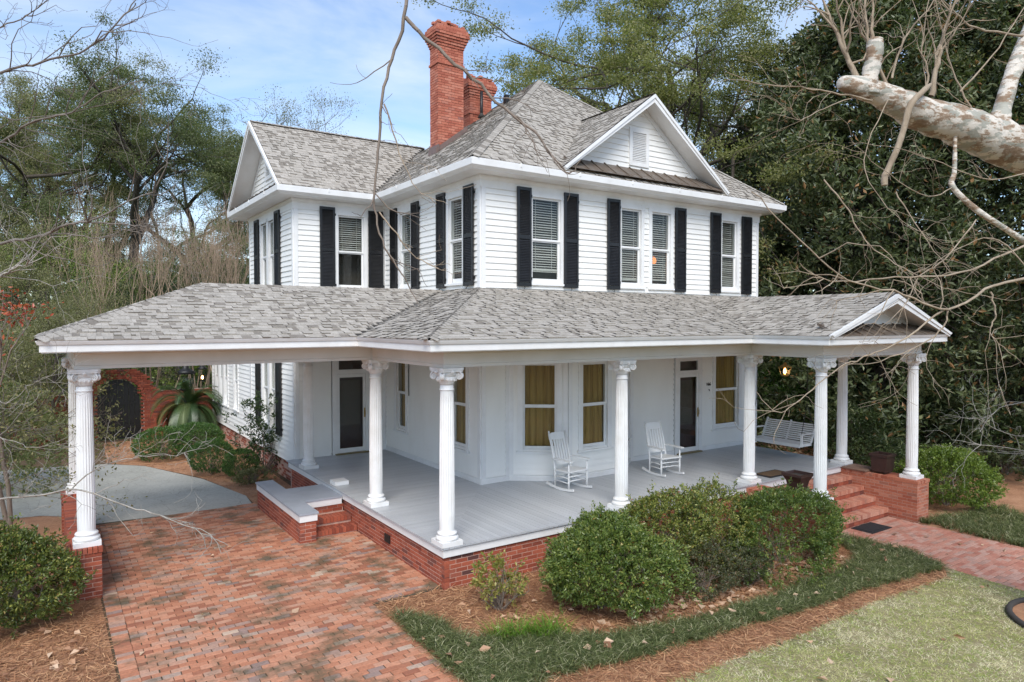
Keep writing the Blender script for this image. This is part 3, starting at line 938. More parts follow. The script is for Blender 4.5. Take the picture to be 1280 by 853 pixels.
# ---- porch roofs
PE = 0.43; ZE = 3.25; ZJ = 4.24
PCL, PCF, PCB, RDG = -5.14, 2.37, 7.47, 4.92
PX0, PX1, PYF, PRX, PRZ = 7.0, 11.66, -2.10, 9.33, 4.10
k1 = (ZJ - ZE) / (HY + PE)
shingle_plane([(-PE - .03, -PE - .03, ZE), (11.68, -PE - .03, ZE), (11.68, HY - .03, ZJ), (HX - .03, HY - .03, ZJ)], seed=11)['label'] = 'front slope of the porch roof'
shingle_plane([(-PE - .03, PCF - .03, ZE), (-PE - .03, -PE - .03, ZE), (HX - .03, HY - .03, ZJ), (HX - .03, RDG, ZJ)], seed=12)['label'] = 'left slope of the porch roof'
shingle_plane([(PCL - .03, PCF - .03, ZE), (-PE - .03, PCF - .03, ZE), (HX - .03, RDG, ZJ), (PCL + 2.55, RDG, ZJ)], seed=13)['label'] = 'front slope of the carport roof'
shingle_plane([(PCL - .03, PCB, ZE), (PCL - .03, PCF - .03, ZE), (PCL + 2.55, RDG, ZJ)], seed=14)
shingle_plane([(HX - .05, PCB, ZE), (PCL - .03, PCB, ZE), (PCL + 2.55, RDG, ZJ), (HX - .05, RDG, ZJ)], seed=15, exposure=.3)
cap_run((-PE - .03, -PE - .03, ZE + .01), (HX, HY, ZJ)); cap_run((PCL - .03, PCF - .03, ZE + .01), (PCL + 2.55, RDG, ZJ)); cap_run((PCL + 2.55, RDG, ZJ), (HX - .05, RDG, ZJ)); cap_run((PCL - .03, PCB, ZE), (PCL + 2.55, RDG, ZJ))
pyb = -PE + (PRZ - ZE) / k1
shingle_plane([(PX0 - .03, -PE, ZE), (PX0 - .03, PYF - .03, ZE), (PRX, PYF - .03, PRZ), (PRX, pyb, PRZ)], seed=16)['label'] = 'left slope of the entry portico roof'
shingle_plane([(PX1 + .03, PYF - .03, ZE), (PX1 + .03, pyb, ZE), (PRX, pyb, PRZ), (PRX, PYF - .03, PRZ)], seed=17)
cap_run((PRX, PYF - .03, PRZ), (PRX, pyb, PRZ))
gable_front(PRX, PYF - .03, ZE + .02, PRZ - .01, PX1 - PRX + .03, 0.5, None, 3.46, 'portico', pent=-0.02)
# eave moulding, ceiling, beams
eave = [(PCL, PCB), (PCL, PCF), (-PE, PCF), (-PE, -PE), (PX0, -PE), (PX0, PYF), (PX1, PYF), (PX1, HY)]
MB().sweep(eave, [(-.02, 3.085), (0.0, 3.085), (0.0, 3.185), (0.022, 3.19), (0.045, 3.235), (0.045, 3.247), (-.02, 3.247)]).build('eave_fascia', M_TRIM, HOUSE)
MB().sweep([(PCL, PCB - .02), (PCL + .02, PCB), (HX, PCB)][::-1], [(-.02, 3.085), (0.0, 3.085), (0.0, 3.24), (-.02, 3.24)]).build('eave_fascia', M_TRIM, HOUSE)
for (x0, y0, x1, y1) in ((-PE + .02, -PE + .02, PX1 - .02, PCF + .02), (PCL + .02, PCF + .021, HX, PCB - .02), (PX0 + .02, PYF + .02, PX1 - .02, -PE + .019), (HX + .001, PCF + .021, PX1 - .02, HY), (WX, PCB - .019, HX, WY)):
    MB().box((x0, y0, 3.070), (x1, y1, 3.09)).build('porch_ceiling', M_CEIL, HOUSE)
CA = 0.1624; C2Y = 2.9836; CXL = -4.583; CBY = 6.95; C4X = 3.9065; C5X = 7.7117; CPY = -1.5179; C8X = 11.3672
prof = [(-.13, 2.802), (.13, 2.802), (.13, 2.85), (.115, 2.858), (.115, 3.02), (.145, 3.069), (-.145, 3.069), (-.115, 3.02), (-.115, 2.858), (-.13, 2.85)]
MB().sweep([(CXL, CBY), (CXL, C2Y), (CA, C2Y), (CA, CA), (C5X, CA), (C5X, CPY), (C8X, CPY), (C8X, HY - .01)], prof).build('porch_beam', M_BEAM, HOUSE)
MB().sweep([(WX + .1, CBY), (CXL + .135, CBY)], prof).build('porch_beam', M_BEAM, HOUSE)
MB().sweep([(CA, WY - .03), (CA, C2Y + .135)], prof).build('porch_beam', M_BEAM, HOUSE)

# ---- columns
def column_meshes():
    n = 96; nf = 20; rows = [(0.0, .126), (.02, .122), (.35, .124), (.8, .122), (1.3, .118), (1.8, .112), (2.1, .107), (2.22, .105), (2.235, .108)]
    V = []; F = []
    for z, r in rows:
        for k in range(n):
            t = 2 * PI * k / n
            ph = (t * nf / (2 * PI)) % 1
            dpt = 0.0095 * math.sin(PI * min(1, max(0, (ph - .12) / .76))) ** .7 if .03 < z < 2.2 else 0.0
            V.append(((r - dpt) * math.cos(t), (r - dpt) * math.sin(t), z + .215))
    for i in range(len(rows) - 1):
        for k in range(n):
            k2 = (k + 1) % n; F.append((i * n + k, i * n + k2, (i + 1) * n + k2, (i + 1) * n + k))
    sh = MB().add(V, F, smooth=False).mesh('shaft')
    b = MB(); b.box((-.185, -.185, 0), (.185, .185, .075))
    b.lathe([(.168, .076), (.182, .092), (.182, .118), (.168, .135), (.150, .140), (.147, .158), (.156, .166), (.160, .182), (.152, .198), (.135, .203), (.130, .216)], 32)
    base = b.mesh('base'); fix_normals(base)
    c = MB()
    c.lathe([(.108, 2.44), (.120, 2.447), (.120, 2.462), (.107, 2.468), (.104, 2.53)], 32)                       # astragal and neck
    c.lathe([(.112, 2.53), (.116, 2.56), (.150, 2.60), (.165, 2.635), (.150, 2.66)], 32)                        # echinus
    for k in range(16):                                                                                          # eggs
        t = 2 * PI * k / 16
        c.lathe([(.004, -.028), (.014, -.016), (.017, 0), (.014, .016), (.004, .026)], 6, (.152 * math.cos(t), .152 * math.sin(t), 2.61), cap=False)
    # abacus with hollowed sides
    pl = []
    for k in range(4):
        a = PI / 4 + k * PI / 2
        for da, rr in ((-.10, .262), (.10, .262), (.35, .205), (PI / 4, .192), (PI / 2 - .35, .205)):
            pl.append((rr * math.cos(a + da), rr * math.sin(a + da)))
    c.prism([(x, y, 2.735) for x, y in pl], (0, 0, .026)); c.prism([(x * 1.05, y * 1.05, 2.763) for x, y in pl], (0, 0, .037))
    for k in range(4):                                                                                           # diagonal volutes
        a = PI / 4 + k * PI / 2
        Mv = Matrix.Rotation(a, 4, 'Z') @ Matrix.Translation((.205, 0, 2.665)) @ Matrix.Rotation(PI / 2, 4, 'X')
        sp = []; rr = []
        for i in range(26):
            t = i / 25 * 4.2 * PI; r_ = .066 * math.exp(-t * .135)
            sp.append((r_ * math.cos(PI / 2 - t), r_ * math.sin(PI / 2 - t)))
            rr.append(.016 * math.exp(-t * .07))
        for zoff in (-.026, .026):
            c.tube([Mv @ Vector((x, y, zoff)) for x, y in sp], rr, 5)
        c.add([*[(.056 * math.cos(2 * PI * q / 16), .056 * math.sin(2 * PI * q / 16), s) for s in (-.022, .022) for q in range(16)]],
              [tuple(range(15, -1, -1)), tuple(range(16, 32))] + [(q, (q + 1) % 16, 16 + (q + 1) % 16, 16 + q) for q in range(16)], M=Mv)
        Mh = Matrix.Rotation(a, 4, 'Z')
        c.tube([Mh @ Vector((.205, 0, 2.727)), Mh @ Vector((.15, 0, 2.715)), Mh @ Vector((.09, 0, 2.70))], [.026, .03, .03], 6)
    for k in range(4):                                                                                           # rosette on each side
        a = k * PI / 2
        c.lathe([(.006, -.03), (.03, -.012), (.034, .012), (.012, .03)], 8, (.188 * math.cos(a), .188 * math.sin(a), 2.735), cap=False)
    c.lathe([(.150, 2.66), (.165, 2.70), (.17, 2.735)], 24)
    cap = c.mesh('capital'); fix_normals(cap)
    for m_ in (sh, base, cap): m_.materials.append(M_COL)
    return sh, base, cap


SH, BA, CP = column_meshes()


def put_column(x, y, z0=0.0):
    s = (2.80 - z0) / 2.80
    o = bpy.data.objects.new('porch_column', SH); o.location = (x, y, z0); o.scale = (1, 1, s); col.objects.link(o); setparent(o, HOUSE)
    for nm, me in (('base', BA), ('capital', CP)):
        q = bpy.data.objects.new(nm, me); col.objects.link(q); q.parent = o
    return o


for (x, y, z0) in ((CA, CA, 0), (CA, C2Y, 0), (CA, CBY + .1, 0), (C4X, CA, 0), (C5X, CA, 0), (C5X, CPY, -.06), (C8X, CPY, -.06), (C8X, CA, 0), (CXL, C2Y, .10), (CXL, CBY, .10)):
    put_column(x, y, z0)

# ---- porch deck: painted boards, mitred at the corner
deck = MB().sweep([(0.0, WY - .05), (0.0, 0.0), (11.56, 0.0), (11.56, HY)], [(-.03, -.166), (-.012, -.166), (-.012, -.035), (0.012, -.032), (0.012, -.0305), (-.03, -.0305)]).build('deck_fascia', M_TRIM, HOUSE)
MB().box((.02, .02, -.16), (11.53, HY + .05, -.031)).build('deck_joists', M_DARK, HOUSE)
MB().box((.02, HY + .051, -.16), (HX, WY, -.031)).build('deck_joists', M_DARK, HOUSE)
PW = 0.098
x = 0.0


def house_front(xx):
    """how far back the front boards run at this x"""
    if xx <= HX: return None
    if xx < 3.42: return HY
    if xx < 4.45: return HY + (2.45 - HY) * (xx - 3.42) / 1.03
    if xx < 6.05: return 2.45
    if xx < 7.08: return 2.45 + (HY - 2.45) * (xx - 6.05) / 1.03
    return HY


kk = HY / HX
i = 0
while x < 11.56:
    a, b = x + .0025, min(x + PW, 11.57) - .0025
    ya = house_front(a) or a * kk; yb = house_front(b) or b * kk
    z = rnd.uniform(-.0012, .0012)
    MB().add([(a, -.025, -.03), (b, -.025, -.03), (b, yb, -.03), (a, ya, -.03), (a, -.025, z), (b, -.025, z), (b, yb, z), (a, ya, z)],
             [(3, 2, 1, 0), (4, 5, 6, 7), (0, 1, 5, 4), (1, 2, 6, 5), (2, 3, 7, 6), (3, 0, 4, 7)]).build('floorboard', M_FLOOR, deck)
    x += PW
y = 0.0
while y < WY:
    a, b = y + .0025, min(y + PW, WY) - .0025
    xa = HX if a >= HY else a / kk; xb = HX if b >= HY else b / kk
    z = rnd.uniform(-.0012, .0012)
    MB().add([(-.025, a, -.03), (xa, a, -.03), (xb, b, -.03), (-.025, b, -.03), (-.025, a, z), (xa, a, z), (xb, b, z), (-.025, b, z)],
             [(3, 2, 1, 0), (4, 5, 6, 7), (0, 1, 5, 4), (1, 2, 6, 5), (2, 3, 7, 6), (3, 0, 4, 7)]).build('floorboard', M_FLOOR, deck)
    y += PW
MB().box((.03, 4.88, .002), (.34, 5.20, .085)).build('newel_plinth', M_TRIM, HOUSE)
# base moulding along the lower walls
MB().sweep([(HX, WY - .03), (HX, HY), *bay, (d0 - .14, HY)], [(.001, .002), (.04, .002), (.04, .10), (.03, .12), (.001, .12)]).build('base_board', M_TRIM, HOUSE)
MB().sweep([(d1 + .14, HY), (HX2, HY)], [(.001, .002), (.04, .002), (.04, .10), (.03, .12), (.001, .12)]).build('base_board', M_TRIM, HOUSE)

# ================================================================== BRICKWORK
BRL, BRH, BRD = 0.203, 0.0575, 0.092


def brick_mesh(name, L, D, H, mat, seed, bev=0.004):
    r = random.Random(seed)
    b = MB()
    j = lambda: r.uniform(-.002, .002)
    hx, hy, hz = L / 2, D / 2, H / 2
    V = []
    for z, s in ((-hz, 0), (hz - bev, 0), (hz, bev)):
        for a, c in ((-1, -1), (1, -1), (1, 1), (-1, 1)):
            V.append((a * (hx - s) + j(), c * (hy - s) + j(), z))
    F = [(8, 9, 10, 11)]
    for l in (0, 4):
        for k in range(4): F.append((l + k, l + (k + 1) % 4, l + 4 + (k + 1) % 4, l + 4 + k))
    me = b.add(V, F).mesh(name); me.materials.append(mat)
    return me


def brick_run(p0, p1, z0, z1, parent, mat, as_objects=True, meshes=None, core=None, depth=BRD, joint=0.01, proud=0.0, course=None, vis=None, jitter=.0012):
    """running-bond courses along p0->p1 (outside on the right)"""
    M, L = wall_basis(p0, p1)
    ang = math.atan2(p1[1] - p0[1], p1[0] - p0[0])
    ch = course or (BRH + joint); k = 0; z = z0
    cen = []; half = []
    n = max(1, round((z1 - z0) / ch)); ch = (z1 - z0) / n
    while k < n:
        s = -(BRL + joint) / 2 if k % 2 else 0.0
        while s < L - 0.03:
            a, b = max(s, 0), min(s + BRL, L)
            if b - a > 0.02:
                c = M @ Vector(((a + b) / 2, -depth / 2 + proud + rnd.uniform(-jitter, jitter), z + ch / 2))
                cen.append(c); half.append(((b - a) / 2, depth / 2, (ch - joint) / 2))
            s += BRL + joint
        z += ch; k += 1
    if as_objects:
        for c, h in zip(cen, half):
            o = bpy.data.objects.new('brick', rnd.choice(meshes)); o.location = c; o.rotation_euler = (0, 0, ang)
            o.scale = (h[0] * 2 / BRL, h[1] * 2 / BRD, h[2] * 2 / BRH); col.objects.link(o); setparent(o, parent)
    else:
        V, F = boxes_np(cen, half, np.full(len(cen), ang))
        np_obj('brickwork', V, F, mat, parent, np.repeat(nrg.random(len(cen)), 6), kind='stuff')
    return len(cen)


WB = [brick_mesh('brick', BRL, BRD, BRH, M_BRICK, 100 + i) for i in range(5)]
FND = MB().sweep([(.055, WY - .1), (.055, .055), (11.50, .055), (11.50, HY)], [(-.1, -1.12), (-.004, -1.12), (-.004, -.167), (-.1, -.167)]).build('foundation', M_MORT, HOUSE)
FND['label'] = 'red brick porch foundation'
brick_run((.055, 3.62), (.055, .055), -.70, -.168, FND, M_BRICK, True, WB)
brick_run((.055, .056), (2.35, .055), -.74, -.168, FND, M_BRICK, True, WB)
brick_run((.055, 8.1), (.055, 3.63), -.70, -.168, FND, M_BRICK, False)
brick_run((2.36, .055), (7.4, .055), -1.06, -.168, FND, M_BRICK, False)
brick_run((WX + .06, 18.5), (WX + .06, 8.3), -.70, -.16, FND, M_BRICK, False)
brick_run((11.50, .06), (11.50, HY + .5), -1.06, -.168, FND, M_BRICK, False)
v = MB(); v.box((.035, 2.09, -.50), (.06, 2.32, -.36)); vv = v.build('foundation_vent', M_BLACK, HOUSE)
b = MB()
for q in range(5): b.box((.030, 2.10, -.495 + q * .027), (.036, 2.31, -.485 + q * .027))
b.build('grille', M_BLACK, vv, kind='stuff')


def chimney(x0, x1, y0, y1, zb, zt, neck):
    t = MB().box((x0 + .012, y0 + .012, zb - .6), (x1 - .012, y1 - .012, zt - .02)).build('chimney', M_MORT, HOUSE)
    cor = [(x0, y0), (x1, y0), (x1, y1), (x0, y1)]
    cen = []; half = []; yaw = []

    def course_ring(z, grow, ch):
        for i in range(4):
            p0, p1 = Vector(cor[i]), Vector(cor[(i + 1) % 4]); d = (p1 - p0).normalized(); n = Vector((d.y, -d.x)); L = (p1 - p0).length + 2 * grow
            p0 = p0 - d * grow + n * grow
            s = -.1 if int(round(z / ch)) % 2 else 0
            while s < L - .02:
                a, b_ = max(s, 0), min(s + .195, L)
                if b_ - a > .03:
                    c = p0 + d * (a + b_) / 2 - n * .045
                    cen.append((c.x, c.y, z + ch / 2)); half.append(((b_ - a) / 2, .05 + rnd.uniform(-.002, .004), (ch - .010) / 2)); yaw.append(math.atan2(d.y, d.x))
                s += .205
    ch = 0.070
    z = zb - .5; ntot = int((zt - z) / ch)
    for k in range(ntot):
        zz = z + k * ch; top = zt - zz
        g = 0.0
        if top < 0.62: g = [0.10, .06, .10, .125, .125, .10, .07, .045, .02][min(8, int(top / ch))]
        if neck and abs(top - 1.05) < ch / 2: g = .028
        course_ring(zz, g, ch)
    V, F = boxes_np(cen, half, np.array(yaw))
    np_obj('brickwork', V, F, M_CHIM, t, np.repeat(nrg.random(len(cen)), 6), kind='stuff')
    # crumbling top course
    cen = []; half = []
    for i in range(26):
        cen.append((rnd.uniform(x0 - .02, x1 + .02), rnd.uniform(y0 - .02, y1 + .02), zt + rnd.uniform(-.02, .05))); half.append((.09, .05, .03))
    V, F = boxes_np(cen, half, np.array([rnd.choice((0, PI / 2)) for _ in cen]))
    np_obj('broken_bricks', V, F, M_CHIM, t, np.repeat(nrg.random(len(cen)), 6), kind='stuff')
    return t


ch1 = chimney(3.79, 4.57, 7.20, 7.66, 8.1, 11.55, True); ch1['label'] = 'tall corbelled brick chimney'
kx = (APX[2] - Z3) / (APX[0] - ex0)
zr = lambda x: Z3 + kx * (x - ex0)
MB().prism([(3.70, 7.16, zr(3.70) + .02), (4.68, 7.16, zr(4.68) + .02), (4.68, 7.16, zr(4.68) + .16), (3.70, 7.16, zr(3.70) + .16)], (0, .035, 0)).build('flashing', M_FLASH, ch1)
MB().prism([(3.74, 7.13, zr(3.74) + .02), (3.77, 7.13, zr(3.77) + .22), (3.77, 7.7, zr(3.77) + .22), (3.74, 7.7, zr(3.74) + .02)], (.02, 0, .0)).build('flashing', M_FLASH, ch1)
ch2 = chimney(5.38, 6.12, 8.20, 8.62, 9.3, 10.72, True); ch2['label'] = 'shorter rear brick chimney'
MB().tube([(5.62, 7.95, 9.35), (5.62, 7.95, 10.25)], .045, 10).build('vent_pipe', M_BLACK, HOUSE)
MB().lathe([(.12, 0), (.05, .1), (.05, .12)], 10, (5.62, 7.95, 9.50)).build('pipe_flashing', M_DARK, HOUSE)
MB().box((6.13, 7.42, 9.7), (6.24, 7.56, 10.13)).build('vent_pipe', M_BLACK, HOUSE)
# ================================================================== GROUND
def clip_poly(poly, axis, val, keep_less):
    out_ = []
    n = len(poly)
    for i in range(n):
        a, b = poly[i], poly[(i + 1) % n]
        ina = (a[axis] <= val) == keep_less or a[axis] == val; inb = (b[axis] <= val) == keep_less or b[axis] == val
        if ina: out_.append(a)
        if ina != inb:
            t = (val - a[axis]) / (b[axis] - a[axis]); out_.append((a[0] + (b[0] - a[0]) * t, a[1] + (b[1] - a[1]) * t))
    return out_


def sheet(name, poly, dz, mat, thick=0.0):
    """a ground sheet following the gentle fall of the site towards the right"""
    import bmesh
    mb = MB()
    for a, b in ((-1e4, 0.0), (0.0, 8.5), (8.5, 1e4)):
        p = clip_poly(clip_poly(list(poly), 0, a, False), 0, b, True)
        if len(p) < 3: continue
        mb.add([(x, y, ground_z(x) + dz) for x, y in p], [tuple(range(len(p)))])
    me = mb.mesh(name); bm = bmesh.new(); bm.from_mesh(me)
    bmesh.ops.triangulate(bm, faces=bm.faces[:])
    bmesh.ops.recalc_face_normals(bm, faces=bm.faces[:])
    for f in bm.faces:
        if f.normal.z < 0: f.normal_flip()
    bm.to_mesh(me); bm.free(); me.materials.append(mat)
    o = bpy.data.objects.new(name, me); col.objects.link(o); o['kind'] = 'structure'
    return o


def m_ground(name, c1, c2, c3, s1=0.6, s2=14, rough=0.95, bstr=0.7, stops=(0.35, 0.5, 0.68)):
    m, nt, b = mat_new(name)
    n1 = noise(nt, s1, 6, 0.65); n2 = noise(nt, s2, 8, 0.75)
    mxn = nd(nt, 'ShaderNodeMath', operation='ADD'); nt.links.new(n1.outputs['Fac'], mxn.inputs[0]); nt.links.new(n2.outputs['Fac'], mxn.inputs[1])
    hf = nd(nt, 'ShaderNodeMath', operation='MULTIPLY'); hf.inputs[1].default_value = 0.5; nt.links.new(mxn.outputs[0], hf.inputs[0])
    r = ramp(nt, [(stops[0], c1), (stops[1], c2), (stops[2], c3)], hf.outputs[0])
    nt.links.new(r.outputs['Color'], b.inputs['Base Color']); b.inputs['Roughness'].default_value = rough
    bump(nt, b, n2.outputs['Fac'], bstr, 0.03)
    return m


M_SOIL = m_ground('leafy_soil', (0.055, 0.045, 0.025), (0.12, 0.075, 0.04), (0.20, 0.12, 0.065))
M_MULCH = m_ground('pine_straw_mulch', (0.19, 0.092, 0.046), (0.38, 0.19, 0.10), (0.54, 0.31, 0.18), 1.5, 22)
M_LAWN = m_ground('lawn_soil', (0.12, 0.12, 0.045), (0.24, 0.20, 0.10), (0.38, 0.32, 0.19), 0.9, 9)
M_CONC = m_ground('old_concrete', (0.25, 0.25, 0.215), (0.38, 0.372, 0.33), (0.50, 0.485, 0.43), 0.5, 18, 0.85, 0.15)
M_TURF = m_ground('woodland_grass', (0.05, 0.09, 0.02), (0.09, 0.13, 0.03), (0.16, 0.14, 0.06), 0.3, 6)

nt_c = M_CONC.node_tree
_b = nt_c.nodes['Principled BSDF']; _src = _b.inputs['Base Color'].links[0].from_socket
_g = nt_c.nodes.new('ShaderNodeNewGeometry'); _n = noise(nt_c, 1.6, 4, .6)
_mx = nd(nt_c, 'ShaderNodeMix', data_type='VECTOR'); _mx.inputs['Factor'].default_value = .22
nt_c.links.new(_g.outputs['Position'], _mx.inputs[4]); nt_c.links.new(_n.outputs['Color'], _mx.inputs[5])
_v = nd(nt_c, 'ShaderNodeTexVoronoi', feature='DISTANCE_TO_EDGE'); _v.inputs['Scale'].default_value = 2.4
nt_c.links.new(_mx.outputs[1], _v.inputs['Vector'])
_r = ramp(nt_c, [(0.0, (.45, .45, .45)), (0.014, (0, 0, 0))], _v.outputs['Distance'])
nt_c.links.new(mixc(nt_c, _src, (.09, .085, .07), _r.outputs['Color']), _b.inputs['Base Color'])

sheet('ground', [(-500, -400), (500, -400), (500, 600), (-500, 600)], -0.012, M_SOIL)
BED = [(-1.1, .13), (0.0, .13), (.05, .05), (7.45, .05), (7.45, -1.6), (8.72, -1.2), (8.86, -2.55), (8.6, -3.45), (8.04, -3.75), (5.58, -3.72), (3.49, -3.85), (1.1, -3.84), (-.3, -4.05), (-1.1, -4.3)]
sheet('mulch_bed', BED, -0.004, M_MULCH)
LEFTBED = [(-4.43, -9), (-4.43, 8.2), (-6.5, 9.2), (-14, 9.5), (-16, -9)]
sheet('mulch_bed', LEFTBED, -0.004, M_MULCH)
RIGHTBED = [(11.05, -9), (11.1, -1.0), (11.7, .2), (11.7, 6), (24, 6), (24, -9)]
sheet('mulch_bed', RIGHTBED, -0.004, M_MULCH)
SIDEBED = [(-1.12, 6.9), (-.05, 5.6), (.1, 8.2), (.25, 18.3), (-3.4, 18.3), (-3.6, 14.2), (-2.7, 13.2), (-1.62, 10.6), (-1.1, 7.9)]
sheet('mulch_bed', SIDEBED, -0.002, M_MULCH)
LAWN = [(-1.1, -4.3), (-.3, -4.05), (1.1, -3.84), (3.49, -3.85), (5.58, -3.72), (8.04, -3.75), (8.6, -3.45), (8.45, -4.8), (8.3, -7), (8.3, -30), (-1.1, -30)]
sheet('lawn', LAWN, 0.0, M_LAWN)
sheet('concrete_drive', [(-4.42, 7.25), (-1.17, 6.95), (-1.1, 7.9), (-1.62, 10.4), (-2.7, 13.15), (-3.6, 14.1), (-5, 14.5), (-9, 15.2), (-16, 14.8), (-18, 9.8), (-8, 9.0), (-5.2, 8.6), (-4.5, 8.0)], 0.003, M_CONC)
sheet('turf', [(-60, 18.5), (-2, 18.9), (-2, 60), (-60, 60)], -0.003, M_TURF)
sheet('turf', [(14, 7), (60, 2), (60, 50), (14, 50)], -0.003, M_TURF)

# ---- driveway of clay pavers
DRIVE = [(-4.40, -9), (-1.10, -9), (-1.10, .13), (.06, .13), (.06, 3.7), (-1.1, 3.7), (-1.17, 6.95), (-4.42, 7.25)]
drv = sheet('driveway', DRIVE, 0.002, M_PMORT)
PVL, PVD = 0.197, 0.092


def drive_xr(y): return -1.105 if (y < .13 or y > 3.66) else 0.05


PV = [brick_mesh('brick', PVL, PVD, .05, M_PAVE, 200 + i, .005) for i in range(6)]
items = []
y = -9.0; row = 0
while y < 7.0:
    ytop = lambda xx: 7.2 - 0.09 * (xx + 4.4)
    xr = drive_xr(y)
    items.append((-4.40 + PVL / 2 + rnd.uniform(-.004, .004), y + PVD / 2, PVL))
    x = -4.196 - (PVL / 2 if row % 2 else 0)
    while x < xr - .03:
        a, b = max(x, -4.196), min(x + PVL, xr)
        if b - a > .04: items.append(((a + b) / 2 + rnd.uniform(-.004, .004), y + PVD / 2 + rnd.uniform(-.003, .003), b - a))
        x += PVL + .010
    y += PVD + .009; row += 1
# right-hand border
def visible_rank(p):
    d = np.array([p[0], p[1], ground_z(p[0])]) - CAM; z = d @ _fw
    u = 640 + FPX * (d @ _rt) / z; v = 426.5 - FPX * (d @ _up) / z
    return (0 if (z > 0 and 0 < u < 1280 and v < 853) else 1, z)
items.sort(key=visible_rank)


def lay_pavers(items, parent, meshes, mat, n_obj=300, zoff=0.0, top=.014, wobble=.0045):
    for cx, cy, L in items[:n_obj]:
        o = bpy.data.objects.new('brick', rnd.choice(meshes)); o.location = (cx, cy, ground_z(cx) - .025 + top + rnd.uniform(-wobble, wobble))
        o.rotation_euler = (rnd.uniform(-.012, .012), rnd.uniform(-.012, .012), rnd.uniform(-.012, .012)); o.scale = (L / PVL, 1, 1)
        col.objects.link(o); o.parent = parent
    rest = items[n_obj:]
    if rest:
        cen = [(cx, cy, ground_z(cx) - .025 + top + rnd.uniform(-wobble, wobble)) for cx, cy, L in rest]
        V, F = boxes_np(cen, [(L / 2, PVD / 2, .025) for _, _, L in rest], nrg.uniform(-.012, .012, len(rest)))
        np_obj('bricks', V, F, mat, parent, np.repeat(nrg.random(len(rest)), 6), kind='stuff')


lay_pavers(items, drv, PV, M_PAVE)

# ---- front walk
WALK = [(8.70, -1.15), (11.08, -1.15), (11.05, -2.5), (10.98, -9), (8.35, -9), (8.45, -4.8), (8.6, -3.45), (8.86, -2.55)]
wk = sheet('front_walk', WALK, 0.002, M_PMORT)
def walk_x0(y):
    pts = [(-9, 8.35), (-4.8, 8.45), (-3.45, 8.60), (-2.55, 8.86), (-1.0, 8.72)]
    return float(np.interp(y, [p[0] for p in pts], [p[1] for p in pts]))
WV = [brick_mesh('brick', PVL, PVD, .05, M_WALK, 300 + i, .005) for i in range(6)]
items = []; y = -9.0; row = 0
while y < -1.16:
    x0 = walk_x0(y); x1 = 11.05; x = x0 - (PVL / 2 if row % 2 else 0)
    while x < x1 - .03:
        a, b = max(x, x0), min(x + PVL, x1)
        if b - a > .04: items.append(((a + b) / 2, y + PVD / 2 + rnd.uniform(-.003, .003), b - a))
        x += PVL + .006
    y += PVD + .006; row += 1
items.sort(key=visible_rank)
lay_pavers(items, wk, WV, M_WALK, top=.010, wobble=.003)

# ================================================================== STEPS AND LOW WALLS
M_STEP = m_pieces('step_brick', [(0.0, (0.36, 0.10, 0.055)), (0.5, (0.47, 0.16, 0.09)), (0.9, (0.52, 0.22, 0.14)), (1.0, (0.30, 0.12, 0.08))], 0.88, (0.55, 0.38, 0.30), 2.0, (0.6, 0.85), 0.4)


M_TREAD = m_pieces('tread_brick', [(0.0, (0.44, 0.15, 0.09)), (0.5, (0.58, 0.25, 0.16)), (0.9, (0.64, 0.33, 0.23)), (1.0, (0.36, 0.15, 0.10))], 0.88, (0.62, 0.45, 0.36), 2.0, (0.55, 0.85), 0.5)


def rowlock(x0, x1, y0, y1, ztop, parent, along='x', h=.10, mat=None):
    """a course of bricks on edge making a tread or coping"""
    cen = []; half = []
    w = .070
    a0, a1 = (x0, x1) if along == 'x' else (y0, y1)
    n = max(1, round((a1 - a0) / w)); w = (a1 - a0) / n
    for i in range(n):
        c = a0 + (i + .5) * w; j = rnd.uniform(-.0015, .0015)
        if along == 'x':
            cen.append((c, (y0 + y1) / 2 + j, ztop - h / 2 + j * .5)); half.append((w / 2 - .0045, (y1 - y0) / 2, h / 2))
        else:
            cen.append(((x0 + x1) / 2 + j, c, ztop - h / 2 + j * .5)); half.append(((x1 - x0) / 2, w / 2 - .0035, h / 2))
    V, F = boxes_np(cen, half)
    np_obj('brick_course', V, F, mat or M_STEP, parent, np.repeat(nrg.random(n), 6), kind='stuff')


FS = wempty('front_steps', (9.5, -.9, -1.0))
tag(FS, 'red brick front steps between low brick cheek walls leading up to the porch', 'steps')
ny = [-1.15, -.86, -.57, -.28]
for i, yn in enumerate(ny):
    zt = -.80 + i * .2
    MB().box((7.96, yn + .02, -1.06), (11.09, (ny + [.04])[i + 1] + .019, zt - .012)).build('step', M_MORT, FS)
    rowlock(7.96, 11.09, yn, yn + .20, zt, FS, mat=M_TREAD)
    cy0 = yn + .205
    rowlock(7.96, 11.09, cy0, yn + .305, zt - .003, FS, 'x', .06, M_TREAD)
    brick_run((7.96, yn + .012), (11.09, yn + .012), zt - .20, zt - .105, FS, M_BRICK, False, course=.095)
for x0, x1, nm in ((11.09, 11.62, 'r'), (7.43, 7.96, 'l')):
    yb = .03; yf = -1.78
    MB().box((x0 + .004, yf + .004, -1.08), (x1 - .004, yb, -.075)).build('cheek_wall', M_MORT, FS)
    brick_run((x0, yb), (x0, yf), -1.04, -.14, FS, M_STEP, False)
    brick_run((x0, yf), (x1, yf), -1.04, -.14, FS, M_STEP, False)
    brick_run((x1, yf), (x1, yb), -1.04, -.14, FS, M_STEP, False)
    rowlock(x0 - .012, x1 + .012, yf - .012, -1.25, -.064, FS, 'x', .075)
    rowlock(x0 - .004, x1 + .004, -1.245, yb - .02, -.068, FS, 'y', .07)
